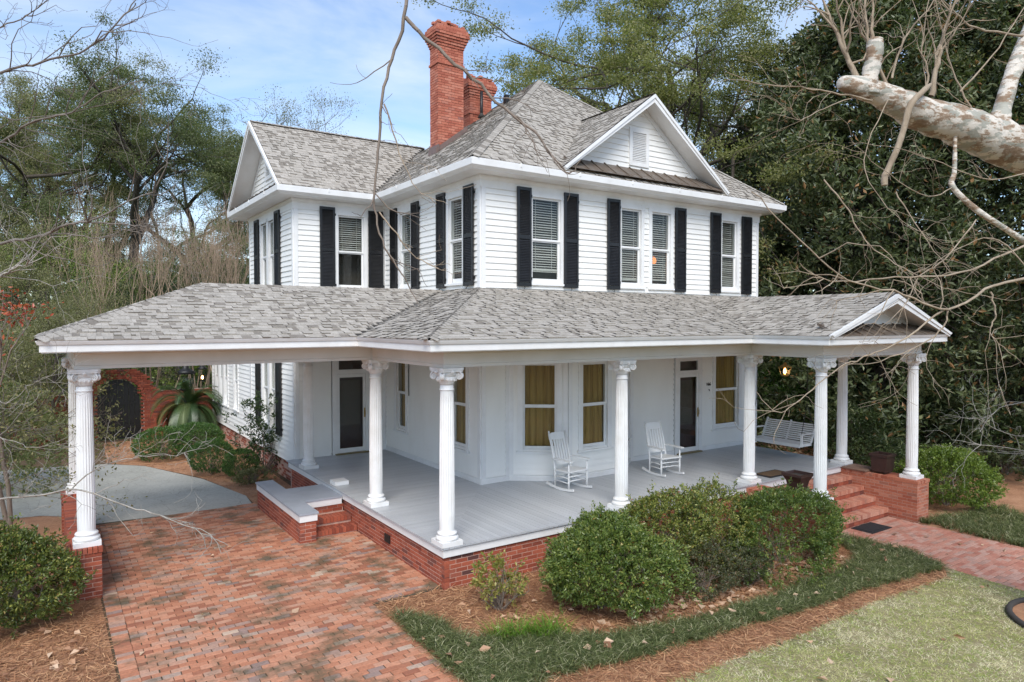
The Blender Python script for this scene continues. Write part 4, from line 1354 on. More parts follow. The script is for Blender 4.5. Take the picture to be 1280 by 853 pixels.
st = MB(); st.box((11.05, -.62, -.062), (11.64, .015, -.02)); sto = st.build('coping_stone', m_plain('weathered_stone', (.20, .12, .085), .9), FS)
bvm = sto.modifiers.new('b', 'BEVEL'); bvm.width = .012; bvm.segments = 2

# side steps: L-shaped painted-cap wall and three brick steps beside the drive
SS = wempty('side_steps', (-.6, 4.6, -.68))
tag(SS, 'side steps with grey painted cap and brick treads beside the brick drive', 'steps')
MB().box((-1.141, 3.509, -.70), (-.839, 6.62, -.262)).build('knee_wall', M_MORT, SS)
MB().box((-.838, 4.42, -.70), (.03, 5.60, -.262)).build('landing_core', M_MORT, SS)
SBR = wempty
for a, b in (((-1.145, 6.63), (-1.145, 3.505)), ((-1.145, 3.505), (-.835, 3.505)), ((-.835, 3.505), (-.835, 4.42)), ((-.835, 5.61), (-.835, 6.62))):
    brick_run(a, b, -.69, -.265, SS, M_BRICK, a[0] == -1.145, WB)
cap = MB()
cap.prism([(-1.18, 6.66, -.13), (-1.18, 3.46, -.13), (-.80, 3.46, -.13), (-.80, 4.38, -.13), (.0, 4.38, -.13), (.0, 5.62, -.13), (-.80, 5.62, -.13), (-.80, 6.66, -.13)], (0, 0, .035)); cap.build('cap', M_CAP, SS)
fa = MB(); fa.prism([(-1.16, 6.64, -.262), (-1.16, 3.48, -.262), (-.82, 3.48, -.262), (-.82, 4.40, -.262), (.0, 4.40, -.262), (.0, 5.60, -.262), (-.82, 5.60, -.262), (-.82, 6.64, -.262)], (0, 0, .131)); fa.build('fascia', M_TRIM, SS)
for i, (yn, zt) in enumerate(((3.66, -.54), (3.98, -.40))):
    MB().box((-.83, yn + .02, -.70), (.04, 4.42, zt - .012)).build('step', M_MORT, SS)
    rowlock(-.833, .04, yn, yn + .20, zt, SS, 'x', .1, M_BRICK); rowlock(-.833, .04, yn + .204, yn + .33, zt - .002, SS, 'x', .06, M_BRICK)
brick_run((-.833, 4.41), (.04, 4.41), -.40, -.264, SS, M_BRICK, False)

# carport pier with a low wall running back to the second pier
PW_ = wempty('carport_wall', (-4.6, 5, -.68))
tag(PW_, 'low brick wall and piers carrying the carport columns beside the drive', 'wall')
for (x0, x1, y0, y1, zt) in ((-4.84, -4.40, 2.72, 3.22, .02), (-4.84, -4.40, 6.72, 7.2, .02)):
    MB().box((x0 + .004, y0 + .004, -.72), (x1 - .004, y1 - .004, zt)).build('pier', M_MORT, PW_)
    for a, b in (((x0, y1), (x0, y0)), ((x0, y0), (x1, y0)), ((x1, y0), (x1, y1))): brick_run(a, b, -.70, zt, PW_, M_BRICK, y0 < 5, WB)
    rowlock(x0 - .015, x1 + .015, y0 - .015, y1 + .015, zt + .08, PW_, 'x', .078, M_BRICK)
MB().box((-4.80, 3.23, -.72), (-4.44, 6.71, -.012)).build('wall_core', M_MORT, PW_)
brick_run((-4.43, 3.225), (-4.43, 6.715), -.70, -.01, PW_, M_BRICK, False); brick_run((-4.81, 6.715), (-4.81, 3.225), -.70, -.01, PW_, M_BRICK, False)
rowlock(-4.82, -4.42, 3.225, 6.70, .065, PW_, 'y', .074, M_BRICK)
# ================================================================== PORCH FURNITURE AND SMALL THINGS
M_CHAIR = m_paint('chair_paint', (0.80, 0.80, 0.79), (0.72, 0.72, 0.70), 0.4)


def copy_tree(o, parent=None):
    c = o.copy(); col.objects.link(c); c.parent = parent
    for ch in o.children: copy_tree(ch, c)
    return c


def rocking_chair():
    r = empty('rocking_chair')
    def B(name, f):
        m = MB(); f(m); return m.build(name, M_CHAIR, r)
    hw = .27
    for s in (-1, 1):
        def rocker(m, s=s):
            pts = []
            for i in range(13):
                t = -.36 + .80 * i / 12
                pts.append((s * hw, t - .02, .028 + .30 * (t - .0) ** 2 * (1.1 if t > 0 else .8)))
            for a, b in zip(pts[:-1], pts[1:]): m.bar(a, b, .032, .045)
        B('rocker', rocker)
        B('leg', lambda m, s=s: m.tube([(s * hw, -.24, .05), (s * hw, -.24, .20), (s * hw, -.24, .40), (s * hw, -.24, .62)], [.017, .023, .021, .016], 8))
        B('back_post', lambda m, s=s: (m.tube([(s * (hw - .03), .20, .05), (s * (hw - .03), .20, .38), (s * (hw - .035), .27, .72), (s * (hw - .035), .40, 1.15)], [.019, .022, .02, .016], 8),
                                      m.lathe([(.006, 0), (.02, .012), (.018, .03), (.004, .042)], 8, (s * (hw - .035), .40, 1.15))))
        B('armrest', lambda m, s=s: m.prism([(s * (hw - .045), -.33, .62), (s * (hw + .055), -.33, .62), (s * (hw + .045), .0, .62), (s * (hw + .02), .25, .62), (s * (hw - .03), .25, .62)], (0, 0, .024)))
        B('stretcher', lambda m, s=s: (m.tube([(s * hw, -.24, .18), (s * (hw - .03), .20, .18)], .011, 6), m.tube([(s * hw, -.24, .28), (s * (hw - .03), .20, .28)], .011, 6)))
    B('stretcher', lambda m: (m.tube([(-hw, -.24, .22), (hw, -.24, .22)], .012, 6), m.tube([(-hw, -.24, .31), (hw, -.24, .31)], .012, 6), m.tube([(-hw + .03, .20, .24), (hw - .03, .20, .24)], .011, 6)))
    B('seat', lambda m: m.prism([(-.29, -.28, .40), (.29, -.28, .40), (.25, .22, .375), (-.25, .22, .375)], (0, 0, .03)))
    B('crest_rail', lambda m: m.prism([(-.235, .368, 1.00), (.235, .368, 1.00), (.235, .402, 1.12), (.12, .409, 1.145), (-.12, .409, 1.145), (-.235, .402, 1.12)], (0, .024, -.004)))
    B('lower_rail', lambda m: m.prism([(-.235, .228, .47), (.235, .228, .47), (.235, .25, .56), (-.235, .25, .56)], (0, .022, -.004)))
    for i in range(6):
        x = -.185 + .37 * i / 5
        B('back_slat', lambda m, x=x: m.bar((x, .252, .55), (x * .98, .378, 1.01), .042, .012, up=(0, -1, .2)))
    return r


rc = rocking_chair()
rc.location = (4.08, 1.92, 0); rc.rotation_euler = (0, 0, math.radians(6))
tag(rc, 'white slatted rocking chair in front of the bay window', 'rocking chair', 'porch rocking chairs')
rc2 = copy_tree(rc); rc2.location = (6.75, 1.78, 0); rc2.rotation_euler = (0, 0, math.radians(-6))
tag(rc2, 'white slatted rocking chair to the left of the glazed front door', 'rocking chair', 'porch rocking chairs')

# porch swing, facing left, hung from the ceiling at the right end
sw = wempty('porch_swing', (10.95, 1.5, .3))
tag(sw, 'white slatted porch swing hanging at the right end of the porch', 'swing')
y0, y1 = .86, 2.35
def SB(name, f, mat=None):
    m = MB(); f(m); return m.build(name, mat or M_CHAIR, sw)
for i in range(6):
    SB('seat_slat', lambda m, i=i: m.box((10.66 + i * .085, y0, .40 + .006 * i * 0), (10.735 + i * .085, y1, .418)))
for i in range(9):
    z = .455 + i * .05; x = 11.16 + i * .026
    SB('back_slat', lambda m, x=x, z=z: m.bar((x, y0 + .02, z), (x, y1 - .02, z), .014, .036, up=(.45, 0, 1)))
for y in (y0 + .03, (y0 + y1) / 2, y1 - .03):
    SB('support', lambda m, y=y: (m.bar((10.66, y, .37), (11.2, y, .37), .04, .055), m.bar((11.175, y, .37), (11.42, y, .90), .04, .03, up=(1, 0, 0))))
SB('front_rail', lambda m: m.box((10.64, y0 - .01, .335), (10.662, y1 + .01, .42)))
for y in (y0 - .005, y1 + .005):
    SB('armrest', lambda m, y=y: (m.box((10.66, y - .045, .655), (11.28, y + .045, .678)), m.box((10.70, y - .02, .35), (10.76, y + .02, .655))))
    SB('chain', lambda m, y=y: (m.tube([(10.73, y, .68), (10.95, y, 1.45)], .008, 5), m.tube([(11.30, y, .74), (10.95, y, 1.45)], .008, 5), m.tube([(10.95, y, 1.45), (10.95, y, 3.06)], .008, 5)), M_BLACK)


def planter(name, loc, prof, label, mat, soil_z):
    t = empty(name, loc); tag(t, label, 'planter', 'planters on the step walls')
    m = MB()
    V = []; F = []
    for r_, z in prof:
        V += [(-r_, -r_, z), (r_, -r_, z), (r_, r_, z), (-r_, r_, z)]
    for i in range(len(prof) - 1):
        for k in range(4): F.append((i * 4 + k, i * 4 + (k + 1) % 4, (i + 1) * 4 + (k + 1) % 4, (i + 1) * 4 + k))
    F.append((3, 2, 1, 0))
    m.add(V, F); m.build('pot', mat, t)
    rr = [r_ for r_, z in prof][-1]
    MB().box((-rr + .004, -rr + .004, soil_z - .02), (rr - .004, rr - .004, soil_z)).build('soil', M_DARK, t)
    return t


M_POT = m_plain('glazed_pot', (.045, .022, .018), .45)
planter('flared_planter', (7.70, -1.03, -.064), [(.12, 0), (.13, .06), (.14, .2), (.16, .32), (.21, .42), (.225, .43), (.225, .48), (.19, .48), (.17, .40)], 'dark flared square planter left of the front steps', M_POT, .43)
planter('square_planter', (11.35, -.86, -.02), [(.17, 0), (.19, .36), (.215, .365), (.215, .42), (.175, .42), (.17, .34)], 'dark brown square planter right of the front steps', M_POT, .36)


def mat_thing(name, x0, x1, y0, y1, z, mat1, mat2, label):
    t = wempty(name, ((x0 + x1) / 2, (y0 + y1) / 2, z)); tag(t, label, 'door mat')
    MB().box((x0, y0, z), (x1, y1, z + .012)).build('border', mat1, t)
    MB().box((x0 + .07, y0 + .06, z + .0125), (x1 - .07, y1 - .06, z + .02)).build('pile', mat2, t)


M_RUB = m_plain('black_rubber', (.02, .02, .022), .8); M_COIR = m_plain('coir', (.14, .085, .045), .95)
mat_thing('door_mat', 8.40, 9.25, .10, .58, .003, M_RUB, M_COIR, 'brown coir door mat at the head of the front steps')
mat_thing('rubber_mat', 9.42, 10.22, -1.68, -1.20, -1.0 + .014, M_RUB, M_RUB, 'black rubber mat at the foot of the front steps')


def lantern(name, loc, h, wd, label, hang=None, post=None, bracket=None):
    t = empty(name, loc); tag(t, label, 'lantern')
    def B(nm, f, mat): m = MB(); f(m); return m.build(nm, mat, t)
    w0, w1 = wd * .32, wd * .5
    B('frame', lambda m: [m.bar((a * w0, b * w0, 0), (a * w1, b * w1, h * .62), .014, .014) for a in (-1, 1) for b in (-1, 1)] + [m.lathe([(w0 * 1.2, -.03), (w0 * 1.35, 0), (w0 * 1.3, .012)], 4 * 2), m.box((-w1 - .01, -w1 - .01, h * .60), (w1 + .01, w1 + .01, h * .635))], M_BLACK if not hang else M_BRASS)
    B('roof', lambda m: m.lathe([(w1 * 1.45, h * .64), (w1 * .9, h * .74), (w1 * .45, h * .82), (w1 * .42, h * .9), (.012, h)], 8), M_BLACK if not hang else M_BRASS)
    for a, b in ((1, 0), (-1, 0), (0, 1), (0, -1)):
        B('pane', lambda m, a=a, b=b: m.add([(a * w0 + b * w0, b * w0 + a * w0, .01), (a * w0 - b * w0, b * w0 - a * w0, .01), (a * w1 - b * w1, b * w1 - a * w1, h * .6), (a * w1 + b * w1, b * w1 + a * w1, h * .6)], [(0, 1, 2, 3)]), M_GLASS)
    if hang or bracket:
        B('bulb', lambda m: m.lathe([(.008, .02), (.034, .05), (.036, .11), (.006, .16)], 8), M_LAMP)
        l = bpy.data.lights.new('bulb_light', 'POINT'); l.energy = 4; l.color = (1, .62, .28); l.shadow_soft_size = .04
    if hang: B('chain', lambda m: m.tube([(0, 0, h), (0, 0, hang)], .006, 5), M_BLACK)
    if post: B('post', lambda m: m.lathe([(.09, -post), (.09, -post + .25), (.05, -post + .32), (.04, -.2), (.06, -.1), (.03, -.03)], 10), M_BLACK)
    if bracket: B('bracket', lambda m: m.tube([(0, 0, h), (0, 0, h + .12), (bracket, 0, h + .12), (bracket, 0, h - .1)], .012, 6), M_BLACK)
    return t


lantern('hanging_lantern', (9.37, .42, 2.27), .30, .20, 'lit brass lantern hanging over the front steps', hang=.79)
p = at_ground(231, 24.5)
lantern('post_lantern', (p.x, p.y, 1.12), .92, .50, 'black post lantern behind the sago palm', post=1.8)
p = at(253, 468, 25.0)
lantern('wall_lantern', (p[0], p[1], p[2] - .2), .62, .26, 'small lit lantern by the rear corner of the house', bracket=.35)
# lamp seen through the upper window
lm = wempty('pendant_lamp', (8.18, 3.75, 5.03)); tag(lm, 'glowing orange lamp shade behind the middle upper window', 'lamp')
MB().lathe([(.10, 0), (.22, .04), (.24, .12), (.20, .2), (.08, .22)], 16, (8.18, 3.75, 5.03)).build('lamp_shade', M_LAMP2, lm)
MB().tube([(8.18, 3.75, 5.24), (8.18, 3.75, 6.66)], .008, 6).build('cord', M_BLACK, lm)

# ---- brick garden wall with an arched black gate
GWY = 18.9
gw = wempty('garden_wall', (-4, GWY, -.68)); tag(gw, 'red brick garden wall with an arched opening beyond the drive', 'garden wall')
ax, ar, az = -2.92, .70, .75      # arch centre, radius, springing height


def wall_top(x):
    d = abs(x - ax)
    return max(.98, 1.80 - 1.5 * max(0, d - .62) ** 1.3)


cen = []; half = []; k = 0; z = -.70
while z < 2.0:
    x = -11 - (.1 if k % 2 else 0)
    while x < .1:
        c = x + .1; inside = abs(c - ax) < ar + .02 and (z < az or math.hypot(c - ax, z - az) < ar + .03)
        if not inside and z < wall_top(c):
            cen.append((c, GWY, z + .034)); half.append((.0985, .12, .0295))
        x += .207
    z += .068; k += 1
for i in range(22):       # arch ring
    a = PI * i / 21
    cen.append((ax + (ar + .12) * math.cos(a), GWY - .012, az + (ar + .12) * math.sin(a))); half.append((.05, .125, .05))
V, F = boxes_np(cen, half)
np_obj('brickwork', V, F, M_BRICK, gw, np.repeat(nrg.random(len(cen)), 6), kind='stuff')
cb = MB()
cb.box((-11, GWY - .10, -.75), (ax - ar - .1, GWY + .10, 1.0)); cb.box((ax + ar + .1, GWY - .10, -.75), (.1, GWY + .10, 1.0)); cb.build('core', M_MORT, gw)
gt = wempty('garden_gate', (ax, GWY + .04, -.68)); tag(gt, 'black arched wooden gate in the brick garden wall', 'gate')
for i in range(8):
    x0 = ax - ar + i * (2 * ar / 8); x1 = x0 + 2 * ar / 8 - .008
    h0 = az + math.sqrt(max(0, ar ** 2 - (x0 - ax) ** 2)); h1 = az + math.sqrt(max(0, ar ** 2 - (x1 - ax) ** 2))
    MB().add([(x0, GWY + .02, -.66), (x1, GWY + .02, -.66), (x1, GWY + .02, h1), (x0, GWY + .02, h0), (x0, GWY + .06, -.66), (x1, GWY + .06, -.66), (x1, GWY + .06, h1), (x0, GWY + .06, h0)],
             [(0, 1, 2, 3), (7, 6, 5, 4), (0, 3, 7, 4), (1, 5, 6, 2), (2, 6, 7, 3)]).build('plank', M_BLACK, gt)
for z in (-.3, .55): MB().box((ax - ar + .02, GWY - .005, z), (ax + ar - .02, GWY + .019, z + .1)).build('rail', M_BLACK, gt)
# ================================================================== VEGETATION TOOLS
def unit(a): return a / np.maximum(np.linalg.norm(a, axis=-1, keepdims=True), 1e-9)


def leaf_mesh(P, A, size, aspect=.4, fold=.25, rng=nrg, curl=0.0):
    """one folded diamond per leaf. P base points, A axes, size (n,)"""
    n = len(P); A = unit(A)
    rv = rng.normal(size=(n, 3)); B = unit(np.cross(A, rv)); N = np.cross(A, B)
    s = np.asarray(size)[:, None] * np.ones((n, 1))
    mid = P + A * s * .48 + N * s * curl
    v0 = P; v1 = mid + B * s * aspect * .5 + N * s * fold * aspect; v2 = P + A * s; v3 = mid - B * s * aspect * .5 + N * s * fold * aspect
    V = np.stack([v0, v1, v2, v3], 1).reshape(-1, 3)
    F = np.arange(n * 4).reshape(-1, 4)
    return V, F


def seg_mesh(A, B, ra, rb, n=5):
    """tapered limbs, all at once"""
    A, B = np.asarray(A, float), np.asarray(B, float); d = unit(B - A)
    ref = np.where(np.abs(d[:, 2:3]) > .9, np.array([[1., 0, 0]]), np.array([[0, 0, 1.]]))
    s = unit(np.cross(d, ref)); t = np.cross(d, s)
    ang = np.arange(n) * 2 * PI / n
    ring = s[:, None] * np.cos(ang)[None, :, None] + t[:, None] * np.sin(ang)[None, :, None]
    ra = np.asarray(ra)[:, None, None]; rb = np.asarray(rb)[:, None, None]
    V = np.concatenate([A[:, None] + ring * ra, (B + d * np.asarray(rb)[:, 0] * .3)[:, None] + ring * rb], 1).reshape(-1, 3)
    k = np.arange(n); k2 = (k + 1) % n
    f = np.stack([k, k2, k2 + n, k + n], 1)
    F = (f[None] + (np.arange(len(A)) * 2 * n)[:, None, None]).reshape(-1, 4)
    return V, F


def grow(base, direction, length, radius, levels, rng, split=(2, 4), shrink=.68, spread=.6, up=.15, wob=.16, nseg=4, min_r=.004, taper=.55, droop=0.0):
    """recursive skeleton; returns segments and tip points"""
    S = []; tips = []
    stack = [(np.array(base, float), unit(np.array(direction, float)), length, radius, levels)]
    while stack:
        p, d, L, r, lv = stack.pop()
        pts = [p]; cur = d
        for i in range(nseg):
            cur = unit(cur + rng.normal(size=3) * wob + np.array([0, 0, up * .25 - droop]))
            pts.append(pts[-1] + cur * L / nseg)
        for i in range(nseg):
            r0 = r * (1 - (1 - taper) * i / nseg); r1 = r * (1 - (1 - taper) * (i + 1) / nseg)
            S.append((pts[i], pts[i + 1], max(r0, min_r), max(r1, min_r)))
        if lv == 0:
            tips.append((pts[-1], cur)); tips.append((pts[-2], cur)); continue
        k = rng.integers(split[0], split[1] + 1)
        for j in range(k):
            i = nseg if j == 0 else rng.integers(max(1, nseg // 2), nseg + 1)
            nd_ = unit(cur + rng.normal(size=3) * spread + np.array([0, 0, up]))
            stack.append((pts[i], nd_, L * shrink * rng.uniform(.75, 1.2), r * taper * (.95 if j == 0 else .75), lv - 1))
    return S, tips


def seg_arrays(S): return (np.array([s[0] for s in S]), np.array([s[1] for s in S]), np.array([s[2] for s in S]), np.array([s[3] for s in S]))


def m_bark(name, c1, c2, scale=8, stretch=(1, 1, .25)):
    m, nt, b = mat_new(name)
    n = noise(nt, scale, 6, .7, stretch=stretch)
    r = ramp(nt, [(.3, c1), (.7, c2)], n.outputs['Fac'])
    nt.links.new(r.outputs['Color'], b.inputs['Base Color']); b.inputs['Roughness'].default_value = .9
    bump(nt, b, n.outputs['Fac'], .8, .02)
    return m


M_BARK = m_bark('dark_bark', (.035, .027, .02), (.11, .09, .072))
M_BARKG = m_bark('grey_bark', (.10, .085, .07), (.24, .21, .18))
M_CRAPE = m_bark('crape_bark', (.22, .15, .10), (.40, .30, .21))
M_TWIG = m_bark('twig_bark', (.13, .10, .075), (.26, .21, .17))
M_TAN = m_bark('tan_twig', (.22, .165, .11), (.42, .34, .25))
M_LICH = m_bark('lichen_twig', (.20, .18, .15), (.44, .41, .36), 14)
M_AZAL = m_leaf('azalea_leaf', [(0, (.040, .070, .016)), (.4, (.085, .135, .027)), (.72, (.155, .210, .045)), (.93, (.27, .31, .075)), (.985, (.38, .38, .11)), (1, (.34, .09, .03))])
M_AZAY = m_leaf('azalea_yellow_leaf', [(0, (.055, .080, .018)), (.4, (.12, .155, .032)), (.75, (.22, .25, .055)), (.95, (.36, .36, .09)), (1, (.28, .09, .04))])
M_DULL = m_leaf('dull_azalea_leaf', [(0, (.045, .055, .025)), (.6, (.095, .105, .045)), (.9, (.15, .15, .07)), (1, (.24, .11, .06))])
M_BOX = m_leaf('boxwood_leaf', [(0, (.035, .085, .018)), (.5, (.075, .16, .032)), (1, (.16, .26, .06))])
M_YEL = m_leaf('yellow_green_leaf', [(0, (0.144, 0.168, 0.030)), (.5, (0.288, 0.276, 0.060)), (.9, (0.432, 0.384, 0.108)), (1, (0.240, 0.108, 0.048))])
M_LITE = m_leaf('light_green_leaf', [(0, (.075, .12, .018)), (.5, (.165, .235, .035)), (1, (.30, .36, .07))])
M_MAGN = m_leaf('magnolia_leaf', [(0, (.042, .060, .026)), (.4, (.085, .110, .046)), (.8, (.14, .165, .074)), (.94, (.22, .24, .125)), (.955, (.26, .14, .055)), (1, (.34, .19, .085))], .42, .25, .5)
M_OAK = m_leaf('live_oak_leaf', [(0, (.10, .11, .042)), (.4, (.19, .20, .068)), (.8, (.29, .285, .105)), (1, (.38, .34, .16))], .5, .45)
M_PINE = m_leaf('evergreen_leaf', [(0, (.085, .105, .045)), (.5, (.17, .19, .08)), (1, (.28, .28, .13))], .5, .45)
M_OLIVE = m_leaf('olive_leaf', [(0, (.12, .125, .055)), (.5, (.235, .225, .105)), (1, (.36, .32, .165))], .5, .4)
M_RED = m_leaf('red_leaf', [(0, (0.220, 0.025, 0.012)), (.5, (0.400, 0.055, 0.020)), (1, (0.480, 0.120, 0.040))])
M_DARKL = m_leaf('dark_shrub_leaf', [(0, (.024, .045, .017)), (.6, (.055, .092, .030)), (1, (.13, .17, .06))])
M_MONDO = m_leaf('mondo_blade', [(0, (.050, .070, .022)), (.5, (.118, .145, .048)), (.85, (.23, .25, .10)), (1, (.60, .56, .36))], .6, .25, .35)
M_GRASS = m_leaf('lawn_blade', [(0, (.20, .30, .04)), (.18, (.40, .44, .10)), (.42, (.72, .64, .36)), (1, (.86, .77, .56))], .7, .3)
M_LILY = m_leaf('lily_blade', [(0, (0.080, 0.180, 0.012)), (1, (0.200, 0.340, 0.030))], .5, .3)
M_NEEDLE = m_leaf('pine_needle', [(0, (.20, .085, .04)), (.5, (.42, .20, .095)), (1, (.64, .38, .20))], .8, .1)
M_LITTER = m_leaf('fallen_leaf', [(0, (.28, .13, .07)), (.5, (.50, .29, .17)), (1, (.68, .50, .35))], .8, .15)
M_PALM = m_leaf('sago_leaf', [(0, (0.040, 0.080, 0.029)), (.6, (0.080, 0.136, 0.045)), (1, (0.224, 0.256, 0.096))], .4, .15)


def bush(name, loc, rx, ry, h, n, leaf, mat, label, cat='shrub', group=None, seed=0, aspect=.45, lumps=.42, shell=.13, stem_mat=None, stems=14, flat=.5, lift=.0, twigs=0):
    """rounded shrub: stems spreading from the root and leaves through the outer part of an uneven crown"""
    rng = np.random.default_rng(seed + 1000)
    t = empty(name, loc); tag(t, label, cat, group)
    LD = unit(rng.normal(size=(30, 3))); LA = rng.uniform(-lumps * .6, lumps, 30)

    def surf(d):
        return 1 + (np.exp((d @ LD.T - 1) * 6.5) * LA).sum(1)
    per = 15; nt_ = max(10, n // per)
    d = unit(rng.normal(size=(nt_, 3))); d[:, 2] = np.where(d[:, 2] < -.8, -d[:, 2], d[:, 2])
    dep = np.abs(rng.normal(size=nt_)) * shell
    dep = np.where(rng.random(nt_) < .12, rng.random(nt_) * .6, dep)
    out_ = np.where(rng.random(nt_) < .22, rng.random(nt_) ** 1.5 * .22, 0) * (lumps > .12)
    r = surf(d) * (1 - dep + out_)
    T = d * r[:, None] * np.array([rx, ry, h * .5]) + np.array([0, 0, h * .5 + lift])
    td = unit(d + rng.normal(size=(nt_, 3)) * .35 + np.array([0, 0, flat * .6]))
    idx = np.repeat(np.arange(nt_), per); n = len(idx)
    A = unit(td[idx] * .75 + rng.normal(size=(n, 3)) * .6)
    P = T[idx] - td[idx] * (rng.random(n) * leaf * 1.6)[:, None] + rng.normal(size=(n, 3)) * leaf * .35
    P[:, 2] = np.maximum(P[:, 2], .02)
    V, F = leaf_mesh(P, A, rng.uniform(.65, 1.25, n) * leaf, aspect, .2, rng)
    vv = np.clip(rng.random(n) * .55 + .45 * rng.random(nt_)[idx], 0, .995)
    np_obj('foliage', V, F, mat, t, vv)
    Sg = []
    for i in range(stems):
        dd = unit(np.array([rng.normal() * .5, rng.normal() * .5, 1.0]))
        S, _ = grow((rng.normal() * .05 * rx, rng.normal() * .05 * ry, -.03), dd, h * .42, .014, 2, rng, (2, 3), .7, .5, .1, .15, 3, .003)
        Sg += S
    S_ = [s for s in Sg if abs(s[1][0]) < rx * .95 and abs(s[1][1]) < ry * .95 and s[1][2] < h * .97]
    V, F = seg_mesh(*seg_arrays(S_), n=4); np_obj('stem', V, F, stem_mat or M_TWIG, t)
    return t


def tree(name, loc, height, label, seed, mat, bark, trunk_r=.25, clear=.35, levels=4, leaves=30000, leaf=.09, sigma=.35, aspect=.45, lean=(0, 0), spread=.6, up=.12, shrink=.70, split=(2, 4),
         cat='tree', group=None, multi=1, first=None, flat=.2, droop=0.0, crown_name='crown', wob=.14, min_r=.006, nlimb=None, limb_out=.8):
    rng = np.random.default_rng(seed)
    t = empty(name, loc); tag(t, label, cat, group)
    S = []; tips = []
    for m_ in range(multi):
        b = np.array([0, 0, -.1]) if multi == 1 else np.array([rng.normal() * .18, rng.normal() * .18, -.05])
        d = unit(np.array([lean[0] + rng.normal() * (.05 if multi == 1 else .22), lean[1] + rng.normal() * (.05 if multi == 1 else .22), 1]))
        # trunk
        tr = height * clear; pts = [b]; cur = d; ns = 5
        for i in range(ns):
            cur = unit(cur + rng.normal(size=3) * .05); pts.append(pts[-1] + cur * tr / ns)
        for i in range(ns):
            r0, r1 = trunk_r * (1.25 if i == 0 else 1) * (1 - .35 * i / ns), trunk_r * (1 - .35 * (i + 1) / ns)
            S.append((pts[i], pts[i + 1], r0, r1))
        k = nlimb or rng.integers(4, 7)
        for j in range(k):
            a = 2 * PI * (j + rng.random()) / k
            i = ns if j < 2 else rng.integers(3, ns + 1)
            out_d = np.array([math.cos(a), math.sin(a), 0]) * limb_out
            S2, t2 = grow(pts[i], unit(cur * (1.0 if j else 1.6) + out_d * (1 if j else .3)), (height - tr) * .38, trunk_r * .6 * (1 if j < 2 else .75), levels, rng, split, shrink, spread, up, wob, 4, min_r, .6, droop)
            S += S2; tips += t2
    V, F = seg_mesh(*seg_arrays(S), n=6 if len(S) < 6000 else 5); np_obj('trunk', V, F, bark, t, smooth=True)
    if leaves:
        TP = np.array([x[0] for x in tips]); idx = rng.integers(0, len(TP), leaves)
        tv = rng.random(len(TP))
        P = TP[idx] + rng.normal(size=(leaves, 3)) * (sigma * rng.uniform(.5, 1.15, len(TP)))[idx][:, None] * np.array([1, 1, .42])
        A = unit(rng.normal(size=(leaves, 3)) + np.array([0, 0, flat]))
        V, F = leaf_mesh(P, A, rng.uniform(.65, 1.3, leaves) * leaf, aspect, .2, rng)
        np_obj(crown_name, V, F, mat, t, np.clip(.6 * rng.random(leaves) + .4 * tv[idx], 0, .995))
    return t


def in_poly(P, poly):
    x, y = P[:, 0], P[:, 1]; ins = np.zeros(len(P), bool); n = len(poly)
    for i in range(n):
        (x0, y0), (x1, y1) = poly[i], poly[(i + 1) % n]
        c = ((y0 > y) != (y1 > y)); xx = (x1 - x0) * (y - y0) / (y1 - y0 + 1e-12) + x0
        ins ^= c & (x < xx)
    return ins


def scatter(poly, n, rng=nrg):
    p = np.array(poly); lo, hi = p.min(0), p.max(0); out_ = np.zeros((0, 2))
    while len(out_) < n:
        q = rng.uniform(lo, hi, (n * 2, 2)); out_ = np.concatenate([out_, q[in_poly(q, poly)]])
    return out_[:n]


def blades(P, length, width, lean, rng=nrg, segs=3, arch=.5, base_dir=None):
    """arching grass blades as narrow strips"""
    n = len(P); a = rng.uniform(0, 2 * PI, n); h = np.stack([np.cos(a), np.sin(a), np.zeros(n)], 1)
    if base_dir is not None: h = unit(h + base_dir)
    s = np.stack([-h[:, 1], h[:, 0], np.zeros(n)], 1)
    L = length * rng.uniform(.6, 1.25, n); ln = lean * rng.uniform(.4, 1.3, n)
    V = []
    for i in range(segs + 1):
        t = i / segs
        ang = ln + arch * t * 2
        q = P + h * (L * t * np.sin(np.minimum(ang, 2.2) * .5 + ln * .5))[:, None] + np.array([0, 0, 1.]) * (L * t * np.cos(np.minimum(ang * .62, 1.75)))[:, None]
        w_ = width * (1 - .85 * t ** 1.5)
        V += [q - s * w_ / 2, q + s * w_ / 2]
    V = np.stack(V, 1).reshape(-1, 3); k = 2 * (segs + 1)
    f = np.array([(2 * i, 2 * i + 1, 2 * i + 3, 2 * i + 2) for i in range(segs)])
    F = (f[None] + (np.arange(n) * k)[:, None, None]).reshape(-1, 4)
    return V, F, segs


# ================================================================== GROUND COVER
def ground_pts(xy, dz=0.0): return np.column_stack([xy, ground_za(xy[:, 0]) + dz])


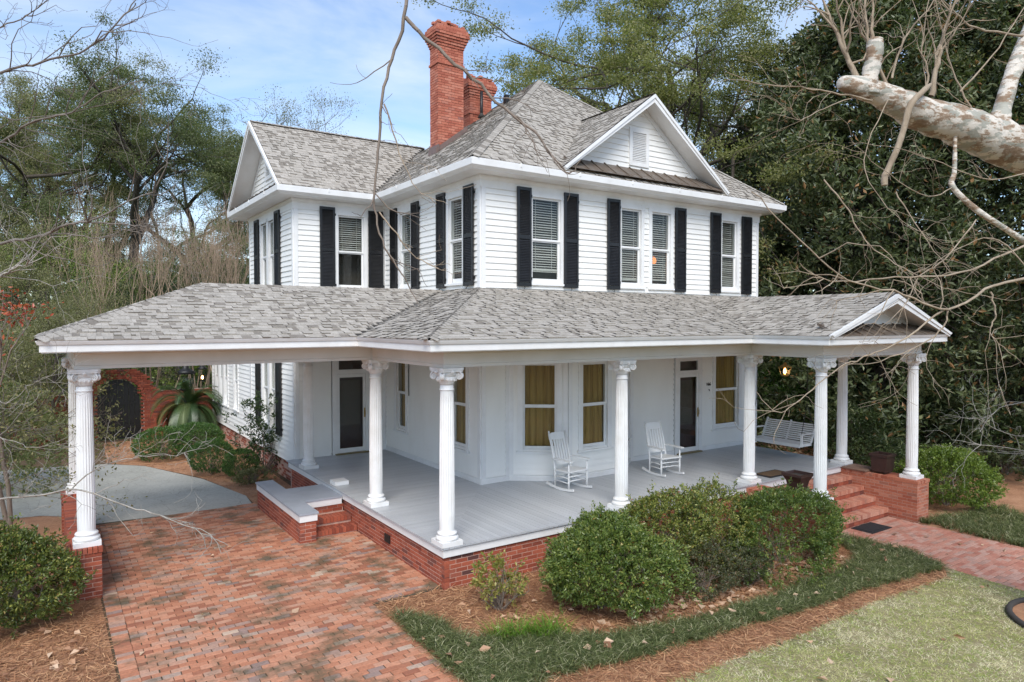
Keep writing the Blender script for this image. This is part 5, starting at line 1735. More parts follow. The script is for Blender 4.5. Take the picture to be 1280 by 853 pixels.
MON1 = [(-.99, -.50), (-1.08, -1.23), (-1.10, -2.45), (-1.10, -3.1), (-.08, -3.04), (1.05, -3.23), (2.56, -3.24), (4.27, -3.34), (6.05, -3.34), (8.45, -3.53), (8.83, -2.61), (8.67, -1.5), (8.2, -1.5), (7.84, -2.28), (6.72, -2.68), (4.48, -2.85), (2.63, -2.85), (1.12, -2.62), (-.02, -2.05), (-.55, -1.70), (-.70, -.85)]
MON2 = [(11.15, -1.75), (11.08, -2.7), (11.08, -4.6), (12.4, -4.2), (13.6, -3.2), (14.2, -2.3), (12.3, -1.9)]
for poly, n, lab in ((MON1, 34000, 'dark mondo grass border edging the mulch bed in front of the porch'), (MON2, 9000, 'dark mondo grass bed beside the right edge of the front walk')):
    rng = np.random.default_rng(5)
    C = scatter(poly, n // 14, rng); xy = C[rng.integers(0, len(C), n)] + rng.normal(size=(n, 2)) * .022
    V, F, sg = blades(ground_pts(xy), .24, .010, .48, rng, 3, .75)
    o = np_obj('mondo_grass', V, F, M_MONDO, None, np.repeat(rng.random(n), sg), kind='stuff'); tag(o, lab, 'grass')
# daylily tuft
tf = wempty('daylily_clump', (.15, -2.05, -.68)); tag(tf, 'bright green tuft of strappy leaves in the mondo border', 'plant')
rng = np.random.default_rng(6)
xy = np.column_stack([rng.uniform(-.28, .62, 420), np.zeros(420)]); xy[:, 1] = -1.86 - .38 * (xy[:, 0] + .28) + rng.normal(size=420) * .09
V, F, sg = blades(ground_pts(xy), .34, .012, .4, rng, 3, .55); np_obj('blades', V, F, M_LILY, tf, np.repeat(rng.random(420), sg))
# lawn blades where the lawn is near enough to show them
LV = [(-1.05, -4.25), (-.3, -4.02), (1.1, -3.82), (3.49, -3.83), (5.58, -3.70), (8.04, -3.73), (8.55, -3.6), (8.4, -6.4), (2.5, -6.4), (-1.05, -5.6)]
rng = np.random.default_rng(8); nc = 11000; per = 11; n = nc * per
cxy = scatter(LV, nc, rng)
patch = (1.2 * np.sin(cxy[:, 0] * 2.1 + np.sin(cxy[:, 1] * 1.7) * 1.3) * np.sin(cxy[:, 1] * 2.6 + 1.1 + np.sin(cxy[:, 0] * 1.2)) + .6 * np.sin(cxy[:, 0] * 6.3 + cxy[:, 1] * 4.1) * np.sin(cxy[:, 1] * 7.7 - cxy[:, 0] * 2.2)) * .22 + .5
cv = np.clip(1.05 - patch * 1.15 + rng.normal(size=nc) * .2, 0, 1)
xy = np.repeat(cxy, per, 0) + rng.normal(size=(n, 2)) * .022
V, F, sg = blades(ground_pts(xy, -.006), .10, .010, .7, rng, 1, .9)
F = F[:, [0, 1, 2]]
o = np_obj('lawn_grass', V, F, M_GRASS, None, np.clip(np.repeat(cv, per) * .8 + rng.random(n) * .3 - .1, 0, .99), kind='stuff'); tag(o, 'short straw coloured lawn grass with green patches', 'grass')
# pine straw
rng = np.random.default_rng(9)
allV = []; allF = []; off = 0; vr = []
for poly, n in ((BED, 36000), ([(-4.45, -1), (-4.45, 3), (-7, 3), (-7, -1)], 9000), ([(11.7, -1.6), (11.7, .5), (15, .5), (15, -1.6)], 4000), (SIDEBED, 5000)):
    xy = scatter(poly, n, rng); P = ground_pts(xy, .004); a = rng.uniform(0, 2 * PI, n)
    h = np.stack([np.cos(a), np.sin(a), rng.normal(size=n) * .14], 1); s = np.stack([-np.sin(a), np.cos(a), rng.normal(size=n) * .3], 1)
    L = rng.uniform(.08, .2, n)[:, None]; wdt = .0034
    zl = np.abs(rng.normal(size=(n, 1))) * .012 * np.array([[0, 0, 1]])
    V = np.stack([P + zl - s * wdt, P + zl + s * wdt, P + zl + h * L + s * wdt, P + zl + h * L - s * wdt], 1).reshape(-1, 3)
    allV.append(V); allF.append(np.arange(n * 4).reshape(-1, 4) + off); off += n * 4; vr.append(rng.random(n))
o = np_obj('pine_straw', np.concatenate(allV), np.concatenate(allF), M_NEEDLE, None, np.concatenate(vr), kind='stuff'); tag(o, 'rust coloured pine straw scattered over the planting beds', 'pine straw')
# fallen leaves
rng = np.random.default_rng(10); PP = []
for poly, n in (([(1.6, -2.75), (7.6, -2.5), (7.2, -1.6), (1.9, -1.9)], 620), ([(-.2, -2.0), (1.6, -2.5), (1.4, -1.0), (-.2, -.6)], 40), (MON1, 40), ([(12.2, 1.0), (12.2, 9), (20, 9), (20, 1)], 2600), ([(-4.6, -1), (-4.6, 2.4), (-6, 2.4), (-6, -1)], 60), ([(9, -9), (9, -1.6), (12, -1.6), (12, -9)], 30), (LV, 20), ([(-4.3, -3), (-1.2, -3), (-1.2, 6), (-4.3, 6)], 16)):
    xy = scatter(poly, n, rng); zz = .10 if poly is MON1 else .016
    PP.append(ground_pts(xy, zz))
P = np.concatenate(PP); n = len(P); a = rng.uniform(0, 2 * PI, n)
V, F = leaf_mesh(P, np.stack([np.cos(a), np.sin(a), rng.normal(size=n) * .22], 1), rng.uniform(.06, .17, n), .75, .35, rng)
V = V.reshape(-1, 4, 3); V[..., 2] = P[:, None, 2] + (V[..., 2] - P[:, None, 2]) * .7 + .014; V = V.reshape(-1, 3)
o = np_obj('fallen_leaves', V, F, M_LITTER, None, rng.random(n), kind='stuff'); tag(o, 'dry tan leaves fallen on the beds and ground', 'leaf litter')

def reuse(src, u, D, scale, rz, label, mats=None):
    """another individual of a kind already built: copy of the thing and its parts, sharing the meshes"""
    p = at_ground(u, D); c = copy_tree(src); c.location = (p.x, p.y, ground_z(p.x)); c.rotation_euler = (0, 0, rz)
    c.scale = scale if hasattr(scale, '__len__') else (scale,) * 3
    c['label'] = label
    for ch in c.children:
        if mats and ch.name.split('.')[0] in mats:
            ch.material_slots[0].link = 'OBJECT'; ch.material_slots[0].material = mats[ch.name.split('.')[0]]
    return c


# ================================================================== SHRUBS
def gp(x, y): return (x, y, ground_z(x))


bush('azalea_bush', gp(1.72, -1.72), 1.0, .86, 1.40, 42000, .052, M_AZAL, 'largest rounded dark green azalea bush, nearest the porch corner', group='azaleas in front of the porch', seed=1, lumps=.40)
bush('azalea_bush', gp(3.55, -1.15), 1.05, .82, 1.30, 26000, .050, M_AZAY, 'middle yellowish azalea bush between the big rounded bush and the one by the steps', group='azaleas in front of the porch', seed=2, lumps=.34)
bush('azalea_bush', gp(4.75, -1.25), .75, .70, 1.18, 17000, .050, M_AZAY, 'narrow yellowish azalea bush behind the low dull shrubs', group='azaleas in front of the porch', seed=12, lumps=.34)
bush('azalea_bush', gp(6.15, -1.72), 1.40, .88, 1.12, 36000, .050, M_AZAL, 'broad azalea bush just left of the front steps', group='azaleas in front of the porch', seed=3, lumps=.38)
bush('low_azalea', gp(3.55, -2.12), .52, .42, .60, 8000, .038, M_DULL, 'low dull green azalea in front of the middle bush', group='low shrubs in the mulch bed', seed=4)
bush('low_azalea', gp(4.55, -2.18), .46, .36, .64, 6500, .038, M_DULL, 'small low azalea in front of the broad bush by the steps', group='low shrubs in the mulch bed', seed=5)
bush('yellow_shrub', gp(.38, -1.02), .44, .40, .86, 1300, .062, M_YEL, 'sparse yellow green shrub against the brick porch foundation', seed=6, shell=.38, lumps=.3, stems=20, aspect=.5)
bush('azalea_bush', gp(13.25, -1.45), 1.02, .95, 1.42, 22000, .062, M_LITE, 'rounded light green bush right of the front steps', seed=7, lumps=.15)
bush('azalea_bush', gp(-5.62, 2.45), .88, .9, 1.22, 26000, .055, M_AZAY, 'rounded bush with yellow green tips left of the brick carport pier', seed=8)
bush('azalea_bush', gp(-6.9, 3.9), 1.0, 1.0, 1.3, 12000, .062, M_DARKL, 'dark bush at the far left edge behind the rounded bush', seed=9)
bx = None
for i, (u, D, rx, h, lab) in enumerate(((202, 21.0, .82, .98, 'clipped boxwood nearest the arched gate'), (244, 22.3, .85, .92, 'clipped boxwood in front of the sago palm'), (263, 18.9, .60, .98, 'clipped boxwood between the palm and the house'), (299, 18.5, .47, .78, 'smallest clipped boxwood beside the dark tall shrub'))):
    p = at_ground(u, D)
    if bx is None: bx = bush('boxwood', (p.x, p.y, -.68), .82, .78, .98, 18000, .042, M_BOX, lab, group='clipped boxwoods by the drive', seed=20, lumps=.08, shell=.06)
    else: reuse(bx, u, D, (rx / .82, rx / .82, h / .98), i * 1.3, lab)
p = at_ground(335, 19.0)
bush('nandina_shrub', (p.x - .1, p.y + .1, -.68), .72, .65, 1.95, 2600, .085, M_DARKL, 'tall open dark shrub against the white wing wall', seed=26, shell=.45, lumps=.3, stems=16, lift=.1)
p = at_ground(322, 17.6)
bush('low_azalea', (p.x - .15, p.y + .3, -.68), .42, .35, .42, 2500, .05, M_OLIVE, 'low brownish shrub at the corner of the concrete drive', seed=27)


def sago(loc):
    t = empty('sago_palm', loc); tag(t, 'sago palm with arching dark fronds in front of the garden wall', 'palm')
    rng = np.random.default_rng(31)
    MB().lathe([(.22, -.05), (.26, .2), (.25, .8), (.2, 1.12), (.05, 1.18)], 14).build('trunk', M_BARK, t)
    for i in range(95):
        a = rng.uniform(0, 2 * PI); el = rng.uniform(-.25, 1.4); L = rng.uniform(1.35, 1.8)
        q = np.array([0, 0, 1.1]); d = np.array([math.cos(a) * math.cos(el), math.sin(a) * math.cos(el), math.sin(el)])
        pts = []; n = 58
        for k in range(n):
            pts.append(q.copy()); q = q + d * L / n; d = unit(d + np.array([0, 0, -.045 - .02 * math.cos(el)]))
        pts = np.array(pts); tan = unit(np.gradient(pts, axis=0)); side = unit(np.cross(tan, np.array([0, 0, 1.]) + 1e-3)); upv = np.cross(side, tan)
        V = []; F = []
        A, B = pts[:-1], pts[1:]
        for s in (-1, 1):
            k = np.arange(2, n - 1); ll = .25 * np.sin(PI * np.clip((k / n) * .93 + .07, 0, 1)) ** .6
            base = pts[k]; tip = base + (side[k] * s * .85 + tan[k] * .55 + upv[k] * .25) * ll[:, None]
            wv = tan[k] * .011
            V.append(np.stack([base - wv, base + wv, tip + wv * .2, tip - wv * .2], 1).reshape(-1, 3))
        wv = side * .014
        mid = np.stack([A - wv[:-1], A + wv[:-1], B + wv[1:], B - wv[1:]], 1).reshape(-1, 3); V.append(mid)
        V = np.concatenate(V); np_obj('frond', V, np.arange(len(V)).reshape(-1, 4), M_PALM, t, np.full(len(V) // 4, rng.random() * .9 + .02))


p = at_ground(236, 24.6); sago((p.x, p.y, -.68))

# ================================================================== TREES BEHIND
def tree_at(u, D, *a, **k):
    p = at_ground(u, D); return tree(a[0], (p.x, p.y, ground_z(p.x)), *a[1:], **k)


G1 = 'trees beyond the left of the house'
ev = tree_at(160, 40, 'evergreen_oak', 21.0, 'tall dark evergreen tree standing centre left behind the carport roof', 101, M_PINE, M_BARK, .42, .42, 4, 100000, .115, .44, group=G1, spread=.62, up=.05)
ol = tree_at(48, 44, 'olive_oak', 25.0, 'tall grey green tree at the upper left behind the bare branches', 102, M_OLIVE, M_BARK, .45, .36, 4, 90000, .115, .50, group=G1, spread=.65)
reuse(ol, -45, 37, .86, 2.1, 'broad olive green tree at the far left edge')
reuse(ev, 240, 47, .92, 1.7, 'evergreen tree right of the tall centre left tree')
reuse(ol, 118, 50, .90, 4.0, 'olive tree half hidden behind the tall centre left evergreen')
reuse(ev, 20, 52, 1.02, 3.3, 'evergreen tree farthest back at the left')
tree_at(345, 48, 'leafing_tree', 21.5, 'sparse yellow green tree rising behind the wing roof', 104, M_OLIVE, M_BARKG, .3, .45, 4, 24000, .11, .5, group=G1, spread=.5, up=.25)
tree_at(430, 52, 'leafing_tree', 17.5, 'thin bare tree behind the ridge of the wing roof', 105, M_OLIVE, M_BARKG, .18, .5, 4, 1500, .10, .5, group=G1, spread=.45, up=.25)
un = tree_at(115, 33, 'understory_tree', 9.5, 'light green small tree below the tall evergreen', 106, M_LITE, M_BARK, .12, .25, 4, 30000, .09, .36, group=G1)
reuse(un, 30, 28, .9, 1.0, 'mixed green small tree behind the red leaved tree', {'crown': M_OLIVE})
reuse(un, 285, 37, 1.05, 2.2, 'dark evergreen small tree behind the bare crape myrtles', {'crown': M_PINE})
reuse(un, 215, 34, .85, 3.9, 'dark green small tree between the bare crape myrtles', {'crown': M_DARKL})
reuse(un, 62, 22, .62, 5.1, 'yellowish green small tree beside the carport roof corner', {'crown': M_OLIVE})
reuse(un, 165, 31, .72, 0.4, 'low dark green tree behind the left crape myrtle', {'crown': M_DARKL})
G2 = 'bare crape myrtles'
for i, (u, D, h, lab) in enumerate(((188, 26, 8.6, 'bare crape myrtle with many tan stems, left of the pair'), (288, 27, 8.8, 'bare crape myrtle with many tan stems beside the house wing'), (250, 30, 8.2, 'bare crape myrtle set back between the other two'), (110, 29, 8.5, 'bare crape myrtle at the left above the carport roof'))):
    tree_at(u, D, 'crape_myrtle', h, lab, 120 + i, M_OLIVE, M_CRAPE, .038, .42, 4, 0, group=G2, multi=8, nlimb=2, limb_out=.22, spread=.30, up=.45, shrink=.70, min_r=.0032, split=(2, 3))
tree_at(4, 13.0, 'red_maple', 5.3, 'small red leaved tree at the left edge', 130, M_RED, M_TWIG, .05, .55, 2, 1300, .09, .22, multi=2, nlimb=4, spread=.4)
for i, (u, D, h, lab) in enumerate(((-10, 27, 6.6, 'tangled grey twiggy shrub left of the carport roof'), (112, 27, 6.4, 'tangled grey twiggy shrub behind the carport roof corner'), (-60, 13.5, 4.6, 'tangled twiggy shrub at the far left edge'))):
    tree_at(u, D, 'twiggy_shrub', h, lab, 140 + i, M_OLIVE, M_BARKG, .03, .2, 3, 7000, .075, .26, multi=6, nlimb=3, spread=.7, up=.1, min_r=.004, group='tangled shrubs on the left', cat='shrub')
bush('evergreen_shrub', tuple(at_ground(10, 22)), 1.9, 1.6, 3.4, 15000, .10, M_OLIVE, 'olive evergreen shrub with russet leaves left of the garden wall', seed=41, shell=.3)
bush('evergreen_shrub', tuple(at_ground(-20, 17)), 1.5, 1.4, 2.6, 13000, .10, M_PINE, 'dark evergreen shrub at the left edge behind the concrete drive', seed=42, shell=.3)
bush('evergreen_shrub', tuple(at_ground(104, 24.0)), 1.25, 1.1, 2.6, 9000, .07, M_PINE, 'drooping cedar beside the carport column', seed=43, shell=.4, lift=1.75)
bush('evergreen_shrub', tuple(at_ground(210, 31)), 3.2, 2.0, 3.9, 12000, .13, M_LITE, 'bright green hedge rising behind the garden wall', seed=44, shell=.3)
bush('evergreen_shrub', tuple(at_ground(265, 33)), 3.0, 2.0, 3.6, 12000, .13, M_BOX, 'green hedge behind the post lantern', seed=45, shell=.3)
# right side
tree_at(832, 33, 'live_oak', 21.0, 'large live oak with dark limbs rising behind the main roof', 201, M_OAK, M_BARK, .6, .36, 5, 190000, .11, .38, spread=.62, up=.02, split=(2, 3), shrink=.75)
tree_at(895, 31, 'live_oak', 21.5, 'live oak limbs reaching in from behind the right of the roof', 202, M_OAK, M_BARK, .5, .36, 4, 90000, .11, .42, spread=.6, up=.02)


def magnolia(u, D, h, rad, n_ros, label, seed, base_z=.0, leaf=.23):
    p = at_ground(u, D); rng = np.random.default_rng(seed)
    t = empty('magnolia', (p.x, p.y, ground_z(p.x))); tag(t, label, 'tree', 'dark magnolias on the right')
    S = []; tr = [np.array([0, 0, -.1])]
    for i in range(10): tr.append(tr[-1] + np.array([rng.normal() * .06, rng.normal() * .06, h * .95 / 10]))
    for i in range(10): S.append((tr[i], tr[i + 1], .32 * (1 - i / 11), .32 * (1 - (i + 1) / 11)))
    z = rng.random(n_ros) ** .8
    prof = lambda q: np.interp(q, [0, .08, .3, .6, .85, 1.0], [.75, .95, 1.0, .82, .45, .05])
    a = rng.uniform(0, 2 * PI, n_ros)
    lump = 1 + .16 * np.sin(a * 5 + z * 19) + .10 * np.sin(a * 11 - z * 31 + 2)
    hole = rng.random(n_ros)
    r = rad * prof(z) * lump * np.where(hole < .25, rng.uniform(.3, .85, n_ros), rng.uniform(.82, 1.06, n_ros))
    C = np.column_stack([r * np.cos(a), r * np.sin(a), base_z + z * (h - base_z)])
    # limbs towards some clusters
    for i in rng.choice(n_ros, 150, False):
        zz = max(.3, C[i, 2] - r[i] * .35); k = min(9, int(zz / (h * .95) * 10)); st_ = tr[k]
        mid = (st_ + C[i]) / 2 + np.array([0, 0, -.1]); S.append((st_, mid, .05, .035)); S.append((mid, C[i], .035, .012))
    V, F = seg_mesh(*seg_arrays(S), n=6); np_obj('trunk', V, F, M_BARK, t, smooth=True)
    k = 20; n = n_ros * k; idx = np.repeat(np.arange(n_ros), k)
    outd = unit(np.column_stack([np.cos(a), np.sin(a), np.full(n_ros, .35)]))[idx]
    A = unit(outd * .55 + rng.normal(size=(n, 3)) * .62); P = C[idx] + rng.normal(size=(n, 3)) * .10 + A * .04
    V, F = leaf_mesh(P, A, rng.uniform(.7, 1.2, n) * leaf, .40, .22, rng, .04)
    np_obj('crown', V, F, M_MAGN, t, np.clip(rng.random(n), 0, .995))
    return t


mg = magnolia(1095, 25, 17.5, 5.4, 5200, 'tall dense dark magnolia behind the entry portico', 301)
reuse(mg, 1290, 22, (.93, .93, .92), 2.4, 'dense dark magnolia at the right edge behind the sycamore limb')
reuse(mg, 985, 31, (.85, .85, .88), 4.4, 'dark magnolia seen between the house and the larger magnolias')
sb = bush('evergreen_shrub', tuple(at_ground(1040, 24.5)), 1.4, 1.15, 2.4, 14000, .09, M_DARKL, 'dark shrub between the portico columns', group='evergreen shrubs beyond the porch', seed=60, shell=.3)
for u, D, sx, sz, rz, m_, lab in ((985, 27, 1.55, 1.4, 1, M_BOX, 'green camellia seen behind the porch swing'), (1080, 21.5, .9, .8, 2, M_DARKL, 'dark shrub behind the right end of the porch'), (1110, 20, .62, .5, 3, M_DARKL, 'low green shrub behind the square planter'), (1180, 22, 1.15, 1.1, 4, M_DARKL, 'dark evergreen shrub below the magnolia at the right'), (1262, 20.5, 1.05, .8, 5, M_DARKL, 'dark evergreen shrub at the right edge')):
    reuse(sb, u, D, (sx, sx, sz), rz, lab, {'foliage': m_})

# far wood as one mass
rng = np.random.default_rng(77)
PP = []
for u0, u1, D, ztop, n in ((-250, 480, 62, 13, 26000), (880, 1600, 55, 12, 18000), (480, 880, 70, 9, 5000)):
    u = rng.uniform(u0, u1, n); dep = D + rng.normal(size=n) * 4
    q = CAM[None] + (_fw[None] + _rt[None] * ((u - 640) / FPX)[:, None]) * dep[:, None]
    topz = ztop * (.75 + .25 * np.sin(u * .021) * np.sin(u * .0083 + 1))
    q[:, 2] = -.7 + rng.random(n) ** .8 * topz; PP.append(q)
P = np.concatenate(PP); n = len(P)
V, F = leaf_mesh(P, unit(rng.normal(size=(n, 3))), rng.uniform(.35, .8, n), .6, .2, rng)
o = np_obj('far_wood', V, F, M_PINE, None, np.clip(rng.random(n), 0, .99), kind='stuff'); tag(o, 'dense far wood closing the view behind the garden', 'wood')

# ================================================================== NEAR BARE TREES
def m_sycamore():
    m, nt, b = mat_new('sycamore_bark')
    n = noise(nt, 4.2, 9, .72, stretch=(.8, .8, 2.2)); n2 = noise(nt, 6.5, 6, .62, stretch=(.8, .8, 2.0)); n3 = noise(nt, 30, 4, .6)
    r = ramp(nt, [(.44, (.62, .57, .50)), (.50, (.56, .50, .42)), (.515, (.32, .235, .165)), (.60, (.22, .145, .09))], n.outputs['Fac'])
    r2 = ramp(nt, [(.535, (0, 0, 0)), (.555, (.85, .85, .85))], n2.outputs['Fac'])
    c = mixc(nt, r.outputs['Color'], (.33, .33, .28), r2.outputs['Color'])
    nt.links.new(c, b.inputs['Base Color']); b.inputs['Roughness'].default_value = .75
    ad = nd(nt, 'ShaderNodeMath', operation='ADD'); nt.links.new(n.outputs['Fac'], ad.inputs[0]); nt.links.new(n3.outputs['Fac'], ad.inputs[1])
    bump(nt, b, ad.outputs[0], .6, .015)
    return m


M_SYC = m_sycamore()


def smooth_path(pts, k=6):
    P = np.array(pts, float); n = len(P); out_ = []
    for i in range(n - 1):
        p0, p1, p2, p3 = P[max(i - 1, 0)], P[i], P[i + 1], P[min(i + 2, n - 1)]
        for j in range(k):
            t = j / k
            out_.append(.5 * ((2 * p1) + (-p0 + p2) * t + (2 * p0 - 5 * p1 + 4 * p2 - p3) * t * t + (-p0 + 3 * p1 - 3 * p2 + p3) * t ** 3))
    out_.append(P[-1]); return np.array(out_)


def limb(name, parent, pts, radii, mat, n=10, k=6, rough=0.0, seed=0, bumpy=0.0):
    """swept limb through given points"""
    rng = np.random.default_rng(seed)
    P = smooth_path(pts, k); R_ = np.interp(np.linspace(0, 1, len(P)), np.linspace(0, 1, len(radii)), radii)
    if rough: R_ = R_ * (1 + rough * rng.normal(size=len(R_)))
    m = MB(); m.tube(P, list(R_), n)
    if bumpy:
        vs = np.array([tuple(q) for q in m.v]); ctr = np.repeat(P, n, 0)[:len(vs)]; dv = vs - ctr
        ph = vs @ np.array([[3.1, 7.3, 13.1], [5.2, -4.1, 9.7], [4.4, 6.6, -11.3]])
        f = 1 + bumpy * (np.sin(ph[:, 0] + 1.3 * np.sin(ph[:, 1])) * .5 + np.sin(ph[:, 1] * 1.7 + ph[:, 2] * .4) * .35 + np.sin(ph[:, 2] * 2.3) * .25)
        m.v = [tuple(q) for q in ctr + dv * f[:, None]]
    return m.build(name, mat, parent, fix=False)


def pix(path): return [at(u, v, d) for u, v, d in path]


def twig_spray(parent, path, r0, mat, seed, nside=5, side_len=.5, lv=1, name='branch', spread=.55, up=.1, droop=0.0):
    """a thin branch with side twigs"""
    rng = np.random.default_rng(seed)
    P = smooth_path(path, 5); S = []
    n = len(P) - 1
    wig = rng.normal(size=P.shape) * .006; wig[0] = 0; P = P + wig
    for i in range(n):
        S.append((P[i], P[i + 1], r0 * (1 - .75 * i / n), r0 * (1 - .75 * (i + 1) / n)))
    for j in range(nside):
        i = rng.integers(max(1, n // 5), n); d = unit(P[i + 1] - P[i])
        nd_ = unit(d + rng.normal(size=3) * spread + np.array([0, 0, up]))
        S2, _ = grow(P[i], nd_, side_len * rng.uniform(.4, 1.1), r0 * .36, lv, rng, (1, 3), .65, .5, up, .24, 4, .0014, .5, droop)
        S += S2
    V, F = seg_mesh(*seg_arrays(S), n=5); return np_obj(name, V, F, mat, parent, smooth=True)


# sycamore standing just outside the right edge of the view
SP = Vector((7.55, -6.05, ground_z(7.55)))
syc = wempty('sycamore_tree', tuple(SP)); tag(syc, 'bare sycamore with a thick mottled pale limb reaching in from the right', 'tree')
crotch = at(1420, 250, 9.2)
limb('trunk', syc, [tuple(SP + Vector((0, 0, -.1))), tuple(SP + Vector((.02, 0, 1.2))), tuple(SP + Vector((.0, .05, 2.8))), (SP.x, SP.y + .05, 5.2), (SP.x + .3, SP.y, 8.5), (SP.x + .6, SP.y - .2, 12)], [.48, .40, .38, .36, .28, .16], M_SYC, 18, 6, .02, 1)
big = pix([(1420, 232, 9.3), (1330, 205, 8.7), (1262, 182, 8.3), (1200, 158, 8.0), (1140, 138, 7.7), (1095, 116, 7.5), (1060, 106, 7.35), (1051, 104, 7.3)])
limb('limb', syc, [tuple(SP + Vector((0, .05, 5.0)))] + [tuple(p) for p in big], [.34, .31, .285, .25, .21, .17, .125, .095, .05], M_SYC, 32, 14, .012, 2, .10)
limb('limb', syc, [tuple(p) for p in pix([(1246, 172, 8.2), (1252, 140, 8.2), (1265, 95, 8.3), (1290, 30, 8.5), (1310, -60, 8.7)])], [.17, .10, .09, .09, .08], M_SYC, 20, 10, .02, 3, .10)
limb('limb_stub', syc, [tuple(p) for p in pix([(1085, 118, 7.45), (1088, 95, 7.42), (1092, 70, 7.4), (1094, 50, 7.4)])], [.13, .092, .085, .07], M_SYC, 20, 8, .04, 4, .16)
limb('limb', syc, [tuple(p) for p in pix([(1163, 106, 7.6), (1152, 116, 7.38), (1138, 132, 7.3), (1130, 160, 7.3), (1122, 185, 7.3), (1112, 207, 7.3), (1106, 222, 7.3), (1106, 232, 7.3)])], [.02, .032, .034, .033, .031, .031, .037, .034], M_TAN, 10, 7, .05, 5, .12)
limb('limb', syc, [tuple(p) for p in pix([(1194, 165, 7.9), (1193, 215, 7.85), (1190, 232, 7.8), (1215, 258, 7.8), (1250, 282, 7.9), (1300, 310, 8.2), (1380, 330, 8.8)])], [.022, .025, .032, .034, .034, .038, .05], M_SYC, 8, 5, .04, 6)
sprouts = [([(1070, 98, 7.4), (1060, 75, 7.4), (1045, 40, 7.4), (1025, -10, 7.4)], .035), ([(1058, 70, 7.4), (1052, 35, 7.4), (1042, -15, 7.4)], .022), ([(1113, 124, 7.55), (1100, 85, 7.5), (1078, 40, 7.5), (1050, -10, 7.5)], .022),
           ([(1092, 55, 7.4), (1090, 20, 7.4), (1096, -20, 7.4)], .022), ([(1086, 58, 7.4), (1082, 20, 7.4), (1080, -20, 7.4)], .018), ([(1164, 120, 7.8), (1172, 80, 7.8), (1180, 40, 7.8), (1200, -15, 7.8)], .035), ([(1170, 70, 7.8), (1185, 25, 7.8), (1190, -20, 7.8)], .02),
           ([(1148, 128, 7.7), (1160, 95, 7.7), (1152, 60, 7.7), (1165, -15, 7.7)], .016), ([(1115, 98, 7.5), (1130, 50, 7.5), (1165, 5, 7.5), (1180, -20, 7.5)], .014), ([(1230, 160, 8.1), (1200, 110, 8.0), (1180, 50, 8.0), (1165, -20, 8.0)], .013),
           ([(1280, 45, 8.4), (1220, 35, 8.2), (1190, 12, 8.1), (1165, -10, 8)], .016), ([(1200, 115, 8), (1240, 70, 8.1), (1280, 10, 8.2), (1300, -20, 8.3)], .012)]
for i, (pa, r0) in enumerate(sprouts): twig_spray(syc, pix(pa), r0, M_TAN, 400 + i, 6, .55, 1, 'sprout', .5, .25)
drops = [([(1090, 126, 7.4), (1040, 115, 7.3), (1000, 110, 7.2), (940, 103, 7.1), (905, 88, 7.0)], .016), ([(1068, 122, 7.4), (1030, 135, 7.2), (1000, 150, 7.1), (985, 135, 7)], .010),
         ([(1385, 330, 8.8), (1330, 300, 7.6), (1270, 312, 7.2), (1200, 342, 6.9), (1120, 347, 6.7), (1040, 352, 6.5), (1000, 330, 6.4)], .022), ([(1400, 330, 8.8), (1330, 335, 7.0), (1275, 350, 6.5), (1240, 358, 6.4), (1185, 388, 6.2), (1130, 368, 6.1), (1060, 350, 6.0), (1000, 300, 5.9), (940, 240, 5.8)], .024),
         ([(1180, 388, 6.2), (1120, 430, 6.1), (1080, 448, 6.0), (1040, 465, 6.0), (1000, 500, 5.9), (970, 515, 5.9), (945, 490, 5.9)], .013), ([(1185, 388, 6.2), (1178, 410, 6.2), (1150, 432, 6.15), (1090, 455, 6.1), (1050, 452, 6.1)], .012),
         ([(1238, 365, 6.4), (1245, 395, 6.4), (1238, 415, 6.4), (1260, 440, 6.4), (1300, 470, 6.6)], .012), ([(1190, 235, 7.8), (1160, 245, 7.5), (1100, 210, 7.2), (1060, 170, 7.1)], .010), ([(1120, 240, 7.4), (1150, 290, 7.2), (1190, 342, 6.9)], .011),
         ([(1300, 355, 6.6), (1250, 300, 6.6), (1200, 310, 6.6), (1150, 340, 6.5)], .010), ([(1220, 275, 7.8), (1180, 325, 7.2), (1150, 345, 6.8), (1130, 385, 6.4), (1090, 420, 6.2)], .012), ([(1110, 125, 7.4), (1080, 200, 7.1), (1110, 260, 6.9), (1150, 290, 6.8)], .009),
         ([(1030, 225, 6.6), (1060, 262, 6.5), (1080, 300, 6.5), (1120, 330, 6.5), (1180, 360, 6.4), (1240, 372, 6.4)], .011), ([(1300, 210, 8), (1240, 225, 7.6), (1180, 205, 7.4), (1120, 185, 7.2), (1060, 178, 7.1)], .011)]
for i, (pa, r0) in enumerate(drops): twig_spray(syc, pix(pa), r0 * .72, M_TAN, 430 + i, 8, .5, 1, 'branch', .6, .02, .03)
# twiggy whitish tips low at the right
for i, pa in enumerate(([(1400, 520, 12), (1330, 540, 11.5), (1270, 545, 11.3), (1215, 520, 11.2)], [(1400, 560, 12), (1320, 570, 11.5), (1260, 560, 11.3), (1210, 555, 11.2)], [(1400, 500, 12), (1310, 500, 11.5), (1250, 510, 11.3), (1225, 540, 11.2)])):
    twig_spray(syc, [tuple(crotch)] + [tuple(p) for p in pix(pa)], .016, M_LICH, 460 + i, 14, .6, 2, 'branch', .6, .05)
